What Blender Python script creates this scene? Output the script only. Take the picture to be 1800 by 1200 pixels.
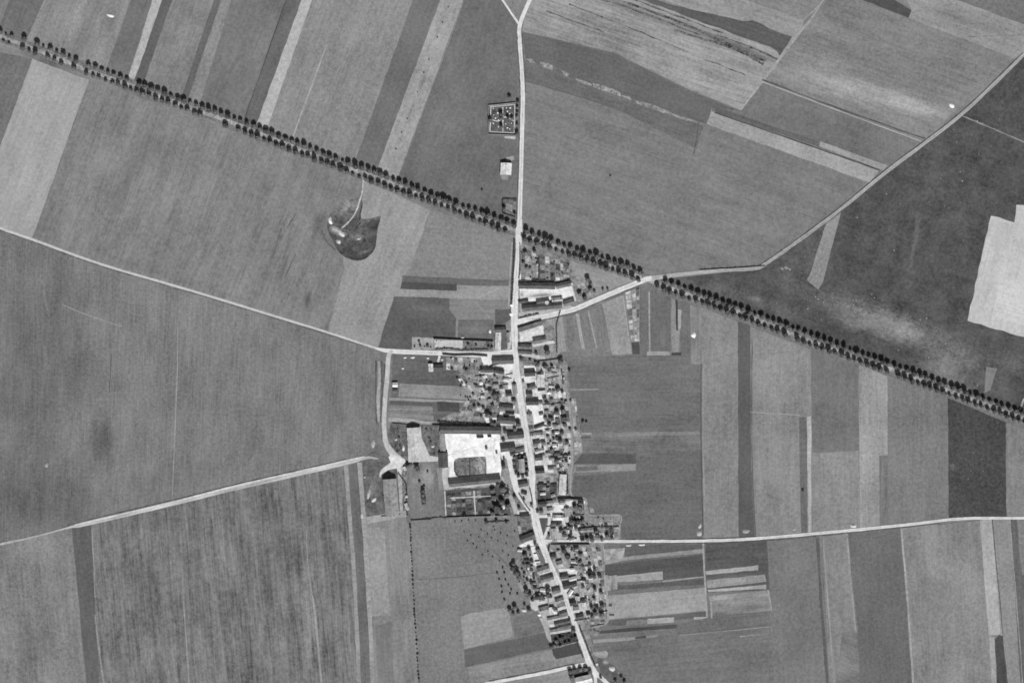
import bpy, bmesh, math, random
import numpy as np
from mathutils import Vector
from mathutils.bvhtree import BVHTree
from mathutils.geometry import tessellate_polygon

R = math.radians
random.seed(7)
scene = bpy.context.scene
for o in list(bpy.data.objects):
    bpy.data.objects.remove(o)
COL = scene.collection
S = 0.7                                   # metres on the ground for one photo pixel
def W(x, y): return ((x - 900) * S, (600 - y) * S)

# ------------------------------------------------------------------ camera
HEIGHT = 2600.0
cd = bpy.data.cameras.new('camera'); cam = bpy.data.objects.new('camera', cd); COL.objects.link(cam)
cam.location = (0, 0, HEIGHT)
cd.sensor_width = 36.0
cd.lens = 36.0 * HEIGHT / (1800 * S)
cd.clip_start = 10; cd.clip_end = 20000
scene.camera = cam

# ------------------------------------------------------------------ sky and sun
EL, AZ = R(47), R(13)                      # the sun stands south, a little to the east
world = bpy.data.worlds.new('World'); scene.world = world; world.use_nodes = True
wn = world.node_tree; wn.nodes.clear()
sky = wn.nodes.new('ShaderNodeTexSky'); sky.sky_type = 'NISHITA'; sky.sun_disc = False
sky.sun_elevation = EL; sky.sun_rotation = math.pi - AZ
bw = wn.nodes.new('ShaderNodeRGBToBW')     # black-and-white film
bg = wn.nodes.new('ShaderNodeBackground'); bg.inputs[1].default_value = 0.07
wo = wn.nodes.new('ShaderNodeOutputWorld')
wn.links.new(sky.outputs[0], bw.inputs[0]); wn.links.new(bw.outputs[0], bg.inputs[0]); wn.links.new(bg.outputs[0], wo.inputs[0])
sd = bpy.data.lights.new('sun', 'SUN'); sd.energy = 4.3; sd.angle = R(0.53); sd.color = (1, 1, 1)
sun = bpy.data.objects.new('sun', sd); COL.objects.link(sun)
d = Vector((-math.sin(AZ) * math.cos(EL), math.cos(AZ) * math.cos(EL), -math.sin(EL)))
sun.rotation_euler = d.to_track_quat('-Z', 'Y').to_euler()
vs = scene.view_settings
vs.view_transform = 'Standard'; vs.look = 'None'; vs.exposure = 0.0; vs.gamma = 1.0; vs.use_curve_mapping = False
scene.cycles.max_bounces = 4
scene.cycles.filter_width = 1.7
scene.cycles.use_denoising = False        # keep the grain of the film

# ------------------------------------------------------------------ materials
LIGHT = 1.20                               # radiance of a white horizontal surface under this sun and sky
def alb(g):
    c = g / 255.0
    c = c / 12.92 if c <= 0.04045 else ((c + 0.055) / 1.055) ** 2.4
    return min(0.86, c / LIGHT)

def soil_group():
    t = bpy.data.node_groups.new('soil', 'ShaderNodeTree')
    I = t.interface
    for n, dv in (('Base', .2), ('Angle', 0.), ('Grain', .3), ('Patch', .2), ('Streak', .2), ('Width', 1.0), ('Seed', 0.), ('Patch Size', 1.0)):
        s = I.new_socket(n, in_out='INPUT', socket_type='NodeSocketFloat'); s.default_value = dv
    I.new_socket('Color', in_out='OUTPUT', socket_type='NodeSocketFloat')
    N = t.nodes; L = t.links
    gi = N.new('NodeGroupInput'); go = N.new('NodeGroupOutput')
    geo = N.new('ShaderNodeNewGeometry')
    def M(op, a, b=None, c=None):
        n = N.new('ShaderNodeMath'); n.operation = op
        for i, v in enumerate((a, b, c)):
            if v is None: continue
            if isinstance(v, (int, float)): n.inputs[i].default_value = v
            else: L.new(v, n.inputs[i])
        return n.outputs[0]
    def noise(vec, scale, detail, w=None, rough=.55):
        n = N.new('ShaderNodeTexNoise'); n.noise_dimensions = '4D' if w is not None else '3D'
        n.inputs['Scale'].default_value = scale; n.inputs['Detail'].default_value = detail; n.inputs['Roughness'].default_value = rough
        L.new(vec, n.inputs['Vector'])
        if w is not None: L.new(w, n.inputs['W'])
        return n.outputs['Fac']
    seed = gi.outputs['Seed']
    g1 = noise(geo.outputs['Position'], 0.26, 2.5, seed, .7)
    g0 = noise(geo.outputs['Position'], 1.1, 0.5, seed)
    pv = N.new('ShaderNodeVectorMath'); pv.operation = 'SCALE'; L.new(geo.outputs['Position'], pv.inputs[0]); L.new(gi.outputs['Patch Size'], pv.inputs['Scale'])
    p1 = noise(pv.outputs[0], 0.017, 4.0, seed, .6)
    vr = N.new('ShaderNodeVectorRotate'); vr.rotation_type = 'Z_AXIS'
    L.new(geo.outputs['Position'], vr.inputs['Vector']); L.new(gi.outputs['Angle'], vr.inputs['Angle'])
    sep = N.new('ShaderNodeSeparateXYZ'); L.new(vr.outputs[0], sep.inputs[0])
    cmb = N.new('ShaderNodeCombineXYZ')
    L.new(M('MULTIPLY', sep.outputs[0], 0.012), cmb.inputs[0])
    L.new(M('DIVIDE', M('MULTIPLY', sep.outputs[1], 0.22), gi.outputs['Width']), cmb.inputs[1])
    s1 = noise(cmb.outputs[0], 1.0, 4.0, seed, .65)
    cm2 = N.new('ShaderNodeCombineXYZ')
    L.new(M('MULTIPLY', sep.outputs[0], 0.02), cm2.inputs[0]); L.new(M('MULTIPLY', sep.outputs[1], 0.5), cm2.inputs[1])
    s2 = noise(cm2.outputs[0], 1.0, 2.0, seed, .6)
    def amp(fac, a): return M('MULTIPLY', M('SUBTRACT', fac, 0.5), a)
    def gain(k, f): return M('MULTIPLY', gi.outputs[k], f)
    tot = M('ADD', M('ADD', amp(g1, gain('Grain', 3.0)), amp(g0, gain('Grain', 1.9))),
            M('ADD', amp(p1, gain('Patch', 2.1)), M('ADD', amp(s1, gain('Streak', 1.7)), amp(s2, gain('Streak', 1.35)))))
    val = M('MULTIPLY', gi.outputs['Base'], M('MAXIMUM', M('ADD', tot, 1.0), 0.25))
    L.new(val, go.inputs[0])
    return t
SOIL = soil_group()

def ground_mat(name, g, ang=0, grain=.35, patch=.45, streak=.35, width=1.0, psize=1.0, seed=0.0, blobs=(), rough=1.0):
    """blobs: soft patches of paler or darker soil (x, y, half length, half width, angle, grey, strength)"""
    m = bpy.data.materials.new(name); m.use_nodes = True
    N = m.node_tree.nodes; L = m.node_tree.links
    bsdf = N['Principled BSDF']; bsdf.inputs['Roughness'].default_value = rough; bsdf.inputs['Specular IOR Level'].default_value = 0.0
    gr = N.new('ShaderNodeGroup'); gr.node_tree = SOIL
    for k, v in (('Angle', R(ang)), ('Grain', grain), ('Patch', patch), ('Streak', streak), ('Width', width), ('Seed', seed), ('Patch Size', psize)):
        gr.inputs[k].default_value = v
    gr.inputs['Base'].default_value = alb(g)
    if blobs:
        geo = N.new('ShaderNodeNewGeometry')
        cur = None
        for (bx, by, rl, rw, ba, bgy, st) in blobs:
            cx, cy = W(bx, by)
            mp = N.new('ShaderNodeMapping'); mp.vector_type = 'TEXTURE'
            mp.inputs['Location'].default_value = (cx, cy, 0); mp.inputs['Rotation'].default_value = (0, 0, -R(ba)); mp.inputs['Scale'].default_value = (rl * S * 1.15, rw * S * 1.15, 1000)
            L.new(geo.outputs['Position'], mp.inputs['Vector'])
            nz = N.new('ShaderNodeTexNoise'); nz.inputs['Scale'].default_value = 3.2; nz.inputs['Detail'].default_value = 9; nz.inputs['Roughness'].default_value = .8; L.new(mp.outputs[0], nz.inputs['Vector'])
            gd = N.new('ShaderNodeTexGradient'); gd.gradient_type = 'SPHERICAL'; L.new(mp.outputs[0], gd.inputs[0])
            ad = N.new('ShaderNodeMath'); ad.operation = 'MULTIPLY_ADD'; L.new(nz.outputs['Fac'], ad.inputs[0]); ad.inputs[1].default_value = 1.9; ad.inputs[2].default_value = -.95
            sm = N.new('ShaderNodeMath'); sm.operation = 'ADD'; L.new(gd.outputs['Fac'], sm.inputs[0]); L.new(ad.outputs[0], sm.inputs[1])
            mr = N.new('ShaderNodeMapRange'); mr.interpolation_type = 'SMOOTHSTEP'; mr.inputs['From Min'].default_value = .02; mr.inputs['From Max'].default_value = .95
            mr.inputs['To Max'].default_value = st; L.new(sm.outputs[0], mr.inputs['Value'])
            gt = N.new('ShaderNodeMath'); gt.operation = 'GREATER_THAN'; L.new(gd.outputs['Fac'], gt.inputs[0]); gt.inputs[1].default_value = .0
            fc = N.new('ShaderNodeMath'); fc.operation = 'MULTIPLY'; L.new(mr.outputs[0], fc.inputs[0]); L.new(gt.outputs[0], fc.inputs[1])
            mx = N.new('ShaderNodeMix'); mx.data_type = 'FLOAT'; L.new(fc.outputs[0], mx.inputs[0])
            if cur is None: mx.inputs[2].default_value = alb(g)
            else: L.new(cur, mx.inputs[2])
            mx.inputs[3].default_value = alb(bgy); cur = mx.outputs[0]
        L.new(cur, gr.inputs['Base'])
    L.new(gr.outputs[0], bsdf.inputs['Base Color'])
    return m

_mc = {}
def simple_mat(kind, g, **kw):
    g = int(round(g / 6.0) * 6)
    k = (kind, g)
    if k not in _mc: _mc[k] = ground_mat('%s_%d' % (kind, g), g, seed=random.uniform(0, 50), **kw)
    return _mc[k]
def roof_mat(g): return simple_mat('roof', g * (1.04 if g < 130 else .93 if g < 200 else .96), grain=.5, patch=.5, streak=.1, psize=6, rough=.9)
def wall_mat(g): return simple_mat('plaster', g, grain=.25, patch=.3, streak=0, psize=8)
def leaf_mat(name, g):
    m = bpy.data.materials.new(name); m.use_nodes = True
    N = m.node_tree.nodes; L = m.node_tree.links; b = N['Principled BSDF']
    b.inputs['Roughness'].default_value = .8; b.inputs['Specular IOR Level'].default_value = 0.1
    oi = N.new('ShaderNodeObjectInfo'); mr = N.new('ShaderNodeMapRange'); a = alb(g)
    mr.inputs['To Min'].default_value = a * .7; mr.inputs['To Max'].default_value = a * 1.4; L.new(oi.outputs['Random'], mr.inputs['Value'])
    geo = N.new('ShaderNodeNewGeometry'); nz = N.new('ShaderNodeTexNoise'); nz.inputs['Scale'].default_value = .9; L.new(geo.outputs['Position'], nz.inputs['Vector'])
    mu = N.new('ShaderNodeMath'); mu.operation = 'MULTIPLY'; L.new(mr.outputs[0], mu.inputs[0])
    m2 = N.new('ShaderNodeMath'); m2.operation = 'MULTIPLY_ADD'; m2.inputs[1].default_value = 1.2; m2.inputs[2].default_value = .4; L.new(nz.outputs['Fac'], m2.inputs[0])
    L.new(m2.outputs[0], mu.inputs[1]); L.new(mu.outputs[0], b.inputs['Base Color'])
    return m
LEAF = leaf_mat('foliage', 114); LEAF_HEDGE = leaf_mat('hedge_foliage', 84); LEAF_PALE = leaf_mat('young_foliage', 92)
BARK = simple_mat('bark', 72, grain=.3, patch=.2, streak=0)
DARKWOOD = simple_mat('dark_wood', 48, grain=.3, patch=.2, streak=0)
GLASSY = simple_mat('window_glass', 36, grain=.1, patch=0, streak=0, rough=.3)

# ------------------------------------------------------------------ object helpers
def link(name, mesh, mat=None, parent=None):
    o = bpy.data.objects.new(name, mesh); COL.objects.link(o)
    if mesh is not None and mat is not None and not mesh.materials: mesh.materials.append(mat)
    if parent is not None: o.parent = parent
    return o
def tag(o, label=None, cat=None, group=None, kind=None):
    if label: o['label'] = label
    if cat: o['category'] = cat
    if group: o['group'] = group
    if kind: o['kind'] = kind
    return o
def empty(name, loc, rz=0.0, sc=None):
    o = bpy.data.objects.new(name, None); COL.objects.link(o); o.location = loc; o.rotation_euler = (0, 0, rz)
    if sc: o.scale = sc
    return o
def mesh_from(name, verts, faces):
    me = bpy.data.meshes.new(name); me.from_pydata(verts, [], faces); me.update(); return me
def ordn(n):
    suf = 'th' if 10 <= n % 100 <= 20 else {1: 'st', 2: 'nd', 3: 'rd'}.get(n % 10, 'th')
    return '%d%s' % (n, suf)

# sheets of ground are laid on one another: each lies 6 mm above the highest one it overlaps
CELL = 3.0; LX0, LY0 = -80.0, -80.0
LEVEL = np.zeros((int(1380 / CELL) + 2, int(2000 / CELL) + 2), dtype=np.int16)
def lay(poly):
    P = np.array(poly, dtype=float); X = (P[:, 0] - LX0) / CELL; Y = (P[:, 1] - LY0) / CELL
    H, Wd = LEVEL.shape
    x0, x1 = max(0, int(X.min()) - 1), min(Wd - 1, int(X.max()) + 2); y0, y1 = max(0, int(Y.min()) - 1), min(H - 1, int(Y.max()) + 2)
    if x1 <= x0 or y1 <= y0: return .006
    gx, gy = np.meshgrid(np.arange(x0, x1 + 1) + .5, np.arange(y0, y1 + 1) + .5)
    ins = np.zeros(gx.shape, bool); n = len(X)
    for i in range(n):
        xa, ya, xb, yb = X[i], Y[i], X[(i + 1) % n], Y[(i + 1) % n]
        if ya != yb:
            c = ((ya > gy) != (yb > gy)) & (gx < (xb - xa) * (gy - ya) / (yb - ya) + xa); ins ^= c
        k = int(max(abs(xb - xa), abs(yb - ya)) * 2) + 1
        for t in np.linspace(0, 1, k + 1):
            ix = int(xa + (xb - xa) * t) - x0; iy = int(ya + (yb - ya) * t) - y0
            if 0 <= ix < ins.shape[1] and 0 <= iy < ins.shape[0]: ins[iy, ix] = True
    p = np.pad(ins, 1); ins = p[1:-1, 1:-1] | p[:-2, 1:-1] | p[2:, 1:-1] | p[1:-1, :-2] | p[1:-1, 2:]
    sub = LEVEL[y0:y1 + 1, x0:x1 + 1]; lv = int(sub[ins].max()) + 1 if ins.any() else 1
    sub[ins] = lv
    return lv * .006
def rough_outline(pts, jit, step=9.0, close=True):
    out = []; n = len(pts)
    for i in range(n if close else n - 1):
        a = Vector(pts[i]); b = Vector(pts[(i + 1) % n]); k = max(1, int((b - a).length / step))
        for j in range(k):
            p = a.lerp(b, j / k)
            if j or jit > .4: p = p + Vector((random.uniform(-jit, jit), random.uniform(-jit, jit)))
            out.append(p)
    if not close: out.append(Vector(pts[-1]))
    return out
def sheet(name, px, mat, jit=.45, kind='structure', z=None, parent=None, holes=(), step=9.0):
    z = lay(px) if z is None else z
    p = [Vector((v[0], v[1], z)) for v in rough_outline([W(*q) for q in px], jit, step)]
    loops = [p] + [[Vector((v[0], v[1], z)) for v in h] for h in holes]
    tris = tessellate_polygon(loops)
    vs_ = [v for l in loops for v in l]
    me = bpy.data.meshes.new(name)
    fs = []
    for t in tris:
        a, b, c = (vs_[i] for i in t)
        fs.append(t if (b - a).cross(c - a).z > 0 else (t[0], t[2], t[1]))
    me.from_pydata([tuple(v) for v in vs_], [], fs); me.update()
    o = link(name, me, mat, parent)
    if kind and parent is None: o['kind'] = kind
    return o

def smooth_loop(pts, n=4):
    P = [Vector(p) for p in pts]; m = len(P); out = []
    for i in range(m):
        p0, p1, p2, p3 = P[i - 1], P[i], P[(i + 1) % m], P[(i + 2) % m]
        for j in range(n):
            t = j / n
            q = .5 * ((2 * p1) + (p2 - p0) * t + (2 * p0 - 5 * p1 + 4 * p2 - p3) * t * t + (3 * p1 - p0 - 3 * p2 + p3) * t ** 3); out.append((q[0], q[1]))
    return out
def smooth_line(pts, n=6):
    P = [Vector(p) for p in pts]; out = []
    for i in range(len(P) - 1):
        p0 = P[max(0, i - 1)]; p1 = P[i]; p2 = P[i + 1]; p3 = P[min(len(P) - 1, i + 2)]
        for j in range(n):
            t = j / n
            out.append(.5 * ((2 * p1) + (p2 - p0) * t + (2 * p0 - 5 * p1 + 4 * p2 - p3) * t * t + (3 * p1 - p0 - 3 * p2 + p3) * t ** 3))
    out.append(P[-1]); return out
def ribbon(name, pts, widths, mat, jit=.25, label=None, z=None):
    """pts in photo pixels; widths in photo pixels, one number or one per point"""
    if isinstance(widths, (int, float)): widths = [widths] * len(pts)
    c = smooth_line([(p[0], p[1], w) for p, w in zip(pts, widths)], 8)
    pv = []; fs = []
    for i, q in enumerate(c):
        a = c[max(0, i - 1)]; b = c[min(len(c) - 1, i + 1)]
        t = Vector((b[0] - a[0], b[1] - a[1])).normalized(); nrm = Vector((-t[1], t[0]))
        for s in (-1, 1):
            hw = max(.3, q[2] / 2 + random.uniform(-jit, jit))
            pv.append((q[0] + nrm[0] * hw * s, q[1] + nrm[1] * hw * s))
        if i: k = 2 * i; fs.append((k - 2, k, k + 1, k - 1))
    if z is None: z = lay(pv[0::2] + pv[1::2][::-1])
    vs_ = [W(*p) + (z,) for p in pv]
    me = mesh_from(name, vs_, fs)
    o = link(name, me, mat); o['kind'] = 'structure'
    if label: o['label'] = label
    return o

# ------------------------------------------------------------------ the land
PIT = [(584, 371), (577, 382), (575, 395), (577, 408), (584, 421), (592, 438), (602, 449), (613, 455), (628, 458), (642, 455), (653, 446), (660, 434), (662, 420), (664, 402), (669, 380), (655, 383), (640, 385), (634, 380), (637, 352), (620, 350), (604, 355)]
PIT = smooth_loop(PIT)
pit_world = [W(*p) for p in PIT]
PIT_WEST = PIT[72:] + PIT[:25]              # rim shared with the field to the west, north point first
PIT_EAST = PIT[24:73]                       # rim shared with the pale field to the east
gm = ground_mat('far_farmland', 124, patch=.9, streak=.5, ang=20, width=6)
OUT = [(-6000, -6000), (7800, -6000), (7800, 7200), (-6000, 7200)]
hole = [Vector(p) for p in pit_world]
sheet('ground', OUT, gm, jit=0, z=0.0, holes=[hole], step=1e9)

nf = [0]
def F(px, g, ang=0, streak=.3, patch=.4, grain=.34, width=1.0, psize=1.0, blobs=(), jit=.45, name='field', holes=(), rnd=False):
    nf[0] += 1
    if rnd: px = smooth_loop(px)
    m = ground_mat('%s_soil_%d' % (name, nf[0]), g, ang, grain, patch, streak, width, psize, seed=nf[0] * 1.37, blobs=blobs)
    return sheet(name, px, m, jit=jit, holes=holes)

# --- blocks north-west of the avenue (strips run towards the avenue)
NW = 111
F([(-60, -60), (25, -60), (16, 0), (-10, 62), (-60, 45)], 126, NW)
F([(16, 0), (30, -60), (95, -60), (77, 0), (50, 75), (-10, 60)], 112, NW, blobs=[(70, 30, 50, 8, NW, 98, .6)])
F([(77, 0), (95, -60), (250, -60), (230, 0), (190, 120), (45, 75)], 140, NW, streak=.4, width=3, blobs=[(150, 60, 80, 22, NW, 122, .7), (195, 35, 25, 15, NW, 122, .8), (130, 40, 70, 14, NW, 150, .7)])
F([(230, 0), (250, -60), (290, -60), (268, 0), (222, 140), (186, 122)], 114, NW)
F([(268, 0), (290, -60), (305, -60), (285, 0), (237, 140), (226, 136)], 176, NW, streak=.15, patch=.15)
F([(285, 0), (305, -60), (324, -60), (303, 0), (252, 150), (236, 142)], 98, NW, streak=.2)
F([(303, 0), (324, -60), (398, -60), (376, 0), (318, 172), (252, 148)], 134, NW, streak=.45, width=3, blobs=[(298, 70, 26, 18, 0, 116, .7), (300, 120, 30, 12, NW, 124, .6)])
F([(376, 0), (398, -60), (410, -60), (389, 0), (331, 176), (319, 172)], 106, NW)
F([(389, 0), (410, -60), (428, -60), (407, 0), (352, 182), (330, 176)], 140, NW, streak=.3)
F([(407, 0), (428, -60), (525, -60), (503, 0), (430, 212), (352, 182)], 120, NW, streak=.35, width=4)
F([(503, 0), (525, -60), (552, -60), (530, 0), (452, 220), (429, 210)], 104, NW, blobs=[(505, 40, 30, 10, NW, 118, .6)])
F([(530, 0), (552, -60), (571, -60), (549, 0), (470, 226), (451, 218)], 178, NW, streak=.15, patch=.15)
F([(549, 0), (571, -60), (748, -60), (726, 0), (625, 284), (470, 226)], 140, NW, streak=.35, width=3, patch=.3)
F([(726, 0), (748, -60), (795, -60), (774, 0), (664, 300), (624, 284)], 114, NW, streak=.2)
F([(774, 0), (795, -60), (838, -60), (815, 0), (700, 314), (662, 300)], 158, NW, streak=.25, blobs=[(770, 55, 18, 5, NW, 120, .6), (742, 145, 16, 5, NW, 124, .6), (719, 200, 18, 5, NW, 128, .6)])
F([(815, 0), (838, -60), (850, -60), (883, 0), (914, 45), (918, 165), (913, 400), (698, 315)], 114, NW, streak=.3, width=5, blobs=[(790, 120, 90, 8, NW, 124, .5), (760, 220, 80, 20, NW, 122, .5), (850, 300, 40, 30, 0, 104, .5)])
F([(883, 0), (850, -60), (950, -60), (933, 0), (914, 42)], 136, 100)
ribbon('track', [(574, 80), (515, 240)], 2.2, simple_mat('track', 168))
ribbon('track', [(503, 0), (430, 208)], 1.6, simple_mat('balk', 80), jit=.5)
ribbon('track', [(16, 0), (-8, 60)], 1.2, simple_mat('balk', 134), jit=.3)
ribbon('track', [(815, 0), (800, 45), (700, 312)], 1.4, simple_mat('balk', 134), jit=.5)

# --- north-east block
NE = 19
F([(918, 45), (935, -60), (1900, -60), (1900, 10), (1790, 100), (1345, 466), (1140, 486), (918, 405)], 126, NE, streak=.35, width=3, patch=.3, blobs=[(1100, 380, 180, 60, 20, 127, .5), (980, 200, 120, 30, 20, 116, .5)])
F([(918, 55), (935, -60), (1160, -60), (1430, 60), (1365, 112), (1303, 194), (1200, 152), (1080, 92), (1000, 74)], 150, NE, streak=.75, width=2.0, patch=.5, blobs=[(1190, 48, 170, 11, 21, 122, .85), (1290, 80, 95, 9, 21, 100, .9), (1130, 22, 110, 5, 21, 110, .8), (1080, 90, 130, 15, 19, 136, .7)])
F([(1150, -60), (1420, -60), (1455, 0), (1412, 36), (1410, 52), (1393, 66), (1353, 50), (1323, 37), (1200, 10), (1140, -8)], 152, NE, streak=.35, width=2)
F([(1300, -60), (1480, -60), (1447, 0), (1412, 36), (1310, 0)], 134, NE, streak=.3)
F([(1130, -8), (1200, 13), (1307, 38), (1323, 36), (1353, 50), (1393, 65), (1371, 98), (1366, 88), (1200, 27), (1110, -8)], 94, NE, streak=.4, jit=.8)
F([(1450, 0), (1480, -60), (1900, -60), (1900, 10), (1788, 101), (1623, 246), (1340, 143), (1410, 52)], 130, NE, streak=.45, width=4, patch=.35, blobs=[(1520, 165, 190, 30, 16, 168, .85), (1440, 105, 90, 22, 14, 152, .7), (1600, 185, 70, 18, 16, 172, .8), (1580, 215, 120, 12, 19, 140, .6), (1390, 120, 60, 12, 18, 142, .6)])
F([(1510, -8), (1560, -8), (1602, 19), (1597, 32), (1495, -8)], 84, NE, streak=.15)
F([(1603, 19), (1590, -8), (1680, -60), (1900, -60), (1900, 5), (1786, 104), (1597, 32)], 150, NE, streak=.4, width=4, blobs=[(1720, 45, 120, 9, 18, 132, .7), (1650, 20, 80, 8, 18, 136, .6)])
F([(1660, -8), (1700, -60), (1900, -60), (1900, 40), (1800, 44)], 122, NE, streak=.2)
F([(1340, 146), (1617, 249), (1553, 298), (1440, 249), (1257, 188), (1303, 195)], 117, NE, streak=.3, width=3)
F([(918, 57), (1000, 75), (1080, 94), (1200, 154), (1303, 196), (1258, 189), (1240, 218), (1100, 172), (925, 108)], 106, NE, streak=.25, width=3)
F([(921, 106), (1080, 165), (1237, 222), (1225, 262), (1080, 190), (921, 142)], 110, NE, streak=.35, width=3)
for c in ([(925, 102), (935, 104), (943, 113), (934, 112)], [(949, 107), (965, 111), (981, 122), (970, 123), (954, 117)], [(988, 124), (1003, 130), (999, 135), (990, 131)],
          [(1043, 148), (1062, 152), (1092, 162), (1090, 169), (1063, 160), (1045, 154)], [(1093, 167), (1108, 170), (1112, 176), (1094, 171)], [(1113, 177), (1145, 184), (1200, 206), (1222, 212), (1205, 211), (1150, 192), (1118, 182)],
          [(1010, 137), (1040, 147), (1038, 151), (1012, 141)]):
    F(c, 146, NE, grain=.9, patch=.8, psize=6, jit=1.2, name='scrub_patch')
for l, w in (([(1070, -6), (1200, 42), (1345, 108)], [2, 4.5, 3.5]), ([(1185, 52), (1300, 90), (1342, 114)], [2, 5, 4]), ([(1040, -6), (1120, 20), (1230, 62)], [2, 2.6, 1.5]), ([(1225, 52), (1300, 76), (1366, 104)], [1.5, 3, 2.6]), ([(1100, -6), (1200, 32), (1270, 58)], 1.6), ([(1000, 8), (1100, 46), (1210, 92)], 1.6), ([(960, 20), (1060, 56)], 1.4), ([(1240, 105), (1310, 132)], 2)):
    ribbon('furrow', l, w, simple_mat('furrow', 104, grain=1.3, patch=1.2, streak=.3, psize=8), jit=1.3)
F([(1257, 188), (1440, 249), (1438, 258), (1256, 197)], 104, NE, streak=.3)
F([(1442, 248), (1560, 291), (1552, 299), (1440, 258)], 158, NE, streak=.2)
F([(1252, 196), (1545, 300), (1528, 321), (1242, 218), (1252, 190)], 162, NE, streak=.2, width=2)
ribbon('track', [(1256, 198), (1400, 248), (1546, 299)], 2.0, simple_mat('balk', 78))
ribbon('track', [(1452, -10), (1430, 28), (1410, 52), (1365, 110), (1340, 143), (1303, 193)], [2, 3, 4, 5, 4, 2], simple_mat('track', 164))
ribbon('track', [(1340, 140), (1480, 193), (1626, 244)], 2.2, simple_mat('balk', 92), jit=.8)
ribbon('track', [(1340, 144), (1480, 197), (1620, 249)], 1.8, simple_mat('track', 168))
ribbon('track', [(1228, 215), (1224, 245), (1219, 272)], 2, simple_mat('balk', 96), jit=.6)
ribbon('track', [(922, 143), (1060, 184), (1200, 238)], 1.5, simple_mat('balk', 104), jit=.5)
ribbon('track', [(1700, 65), (1800, 62)], 1.2, simple_mat('balk', 128), jit=.5)

# --- dark heath east of the north-east road
F([(1145, 494), (1345, 470), (1400, 428), (1560, 302), (1690, 202), (1800, 97), (1900, 10), (1900, 790), (1800, 742), (1600, 665), (1300, 552)], 86, 20, streak=.2, patch=.8, grain=.5, psize=2.2,
  blobs=[(1250, 510, 90, 24, 12, 104, .8), (1450, 520, 120, 26, 20, 104, .75), (1550, 566, 120, 34, 16, 138, .9), (1580, 578, 70, 26, 16, 140, .7), (1670, 640, 60, 70, 100, 134, .9), (1610, 410, 55, 8, 100, 116, .7), (1640, 330, 60, 40, 0, 98, .5), (1700, 660, 90, 30, 20, 106, .7), (1350, 540, 110, 18, 20, 100, .7), (1790, 640, 40, 30, 0, 120, .5), (1328, 525, 6, 14, 100, 130, .8)])
F([(1352, 472), (1400, 433), (1455, 388), (1437, 440), (1421, 482), (1390, 480)], 92, 20, grain=.6, patch=.6, psize=2)
F([(1456, 380), (1479, 371), (1468, 410), (1446, 496), (1438, 509), (1418, 492), (1424, 482), (1440, 430)], 148, 105, streak=.2)
F([(1742, 379), (1782, 391), (1787, 361), (1900, 350), (1900, 620), (1700, 564)], 194, 105, streak=.25, patch=.3, grain=.22, jit=.9, blobs=[(1745, 480, 90, 14, 105, 184, .8), (1770, 540, 60, 20, 15, 204, .7), (1725, 520, 40, 20, 105, 186, .6)])
F([(1757, 486), (1900, 510), (1900, 600), (1748, 556)], 200, 15, streak=.25, patch=.25, grain=.2, jit=.5)
F([(1752, 388), (1783, 395), (1774, 440), (1740, 432)], 188, 105, streak=.25, patch=.25, grain=.2, jit=.5)
F([(1733, 645), (1753, 648), (1740, 686), (1730, 690)], 128, 100)
for (x, y, r) in ((1375, 472, 3), (1388, 474, 3), (1382, 471, 4)):
    F([(x - r, y - 1.5), (x, y - r * .6), (x + r, y), (x + 1, y + r * .7)], 148, name='chalk_patch')
ribbon('path', [(1687, 202), (1735, 222), (1800, 250), (1860, 275)], 2.0, simple_mat('track', 146), jit=.5)
ribbon('path', [(1600, 470), (1608, 420), (1612, 370)], 3.5, simple_mat('balk', 104), jit=1.4)
ribbon('track', [(1800, 700), (1793, 720)], 3, simple_mat('track', 160))

# bare chalk showing in small spots all over the heath
def chalk_scatter():
    r = random.Random(41); vs_ = []; fs = []
    zc = .34
    for (cx, cy, sx, sy, n) in ((1470, 525, 70, 14, 46), (1640, 620, 40, 40, 46), (1560, 560, 60, 16, 40), (1690, 690, 60, 20, 24), (1600, 330, 130, 110, 44), (1700, 230, 80, 60, 16), (1330, 525, 90, 14, 20), (1720, 800, 40, 80, 14)):
        for _ in range(n):
            x = r.gauss(cx, sx * .6); y = r.gauss(cy, sy * .6); q = r.choice((.5, .6, .8, 1.0, 1.4))
            if y > 505 and x < 1660 and y > row_line(x) - 12: continue
            if y < 520 and x > 1695 and y > 340: continue
            if x < 1500 and y < 470 - (x - 1345) * .8 + 12: continue
            if y < 96 + (1800 - x) * .93 + 12: continue
            if x > 1800 or (x > 1660 and y > 700 and not (1672 < x < 1762 and 745 < y < 900)): continue
            X, Y = W(x, y); k = len(vs_); m = 6
            for i in range(m):
                a = i * 2 * math.pi / m; rr = q * S * r.uniform(.6, 1.3); vs_.append((X + math.cos(a) * rr, Y + math.sin(a) * rr, zc))
            fs.append(tuple(range(k, k + m)))
    o = link('chalk_scatter', mesh_from('chalk_scatter', vs_, fs), simple_mat('chalk_spot', 150, grain=.5, patch=.4, streak=0, psize=8))
    tag(o, 'small spots of bare chalk scattered over the dark heath', None, None, 'stuff')
def row_line(x): return 64 + (x) * .3717
chalk_scatter()
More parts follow.
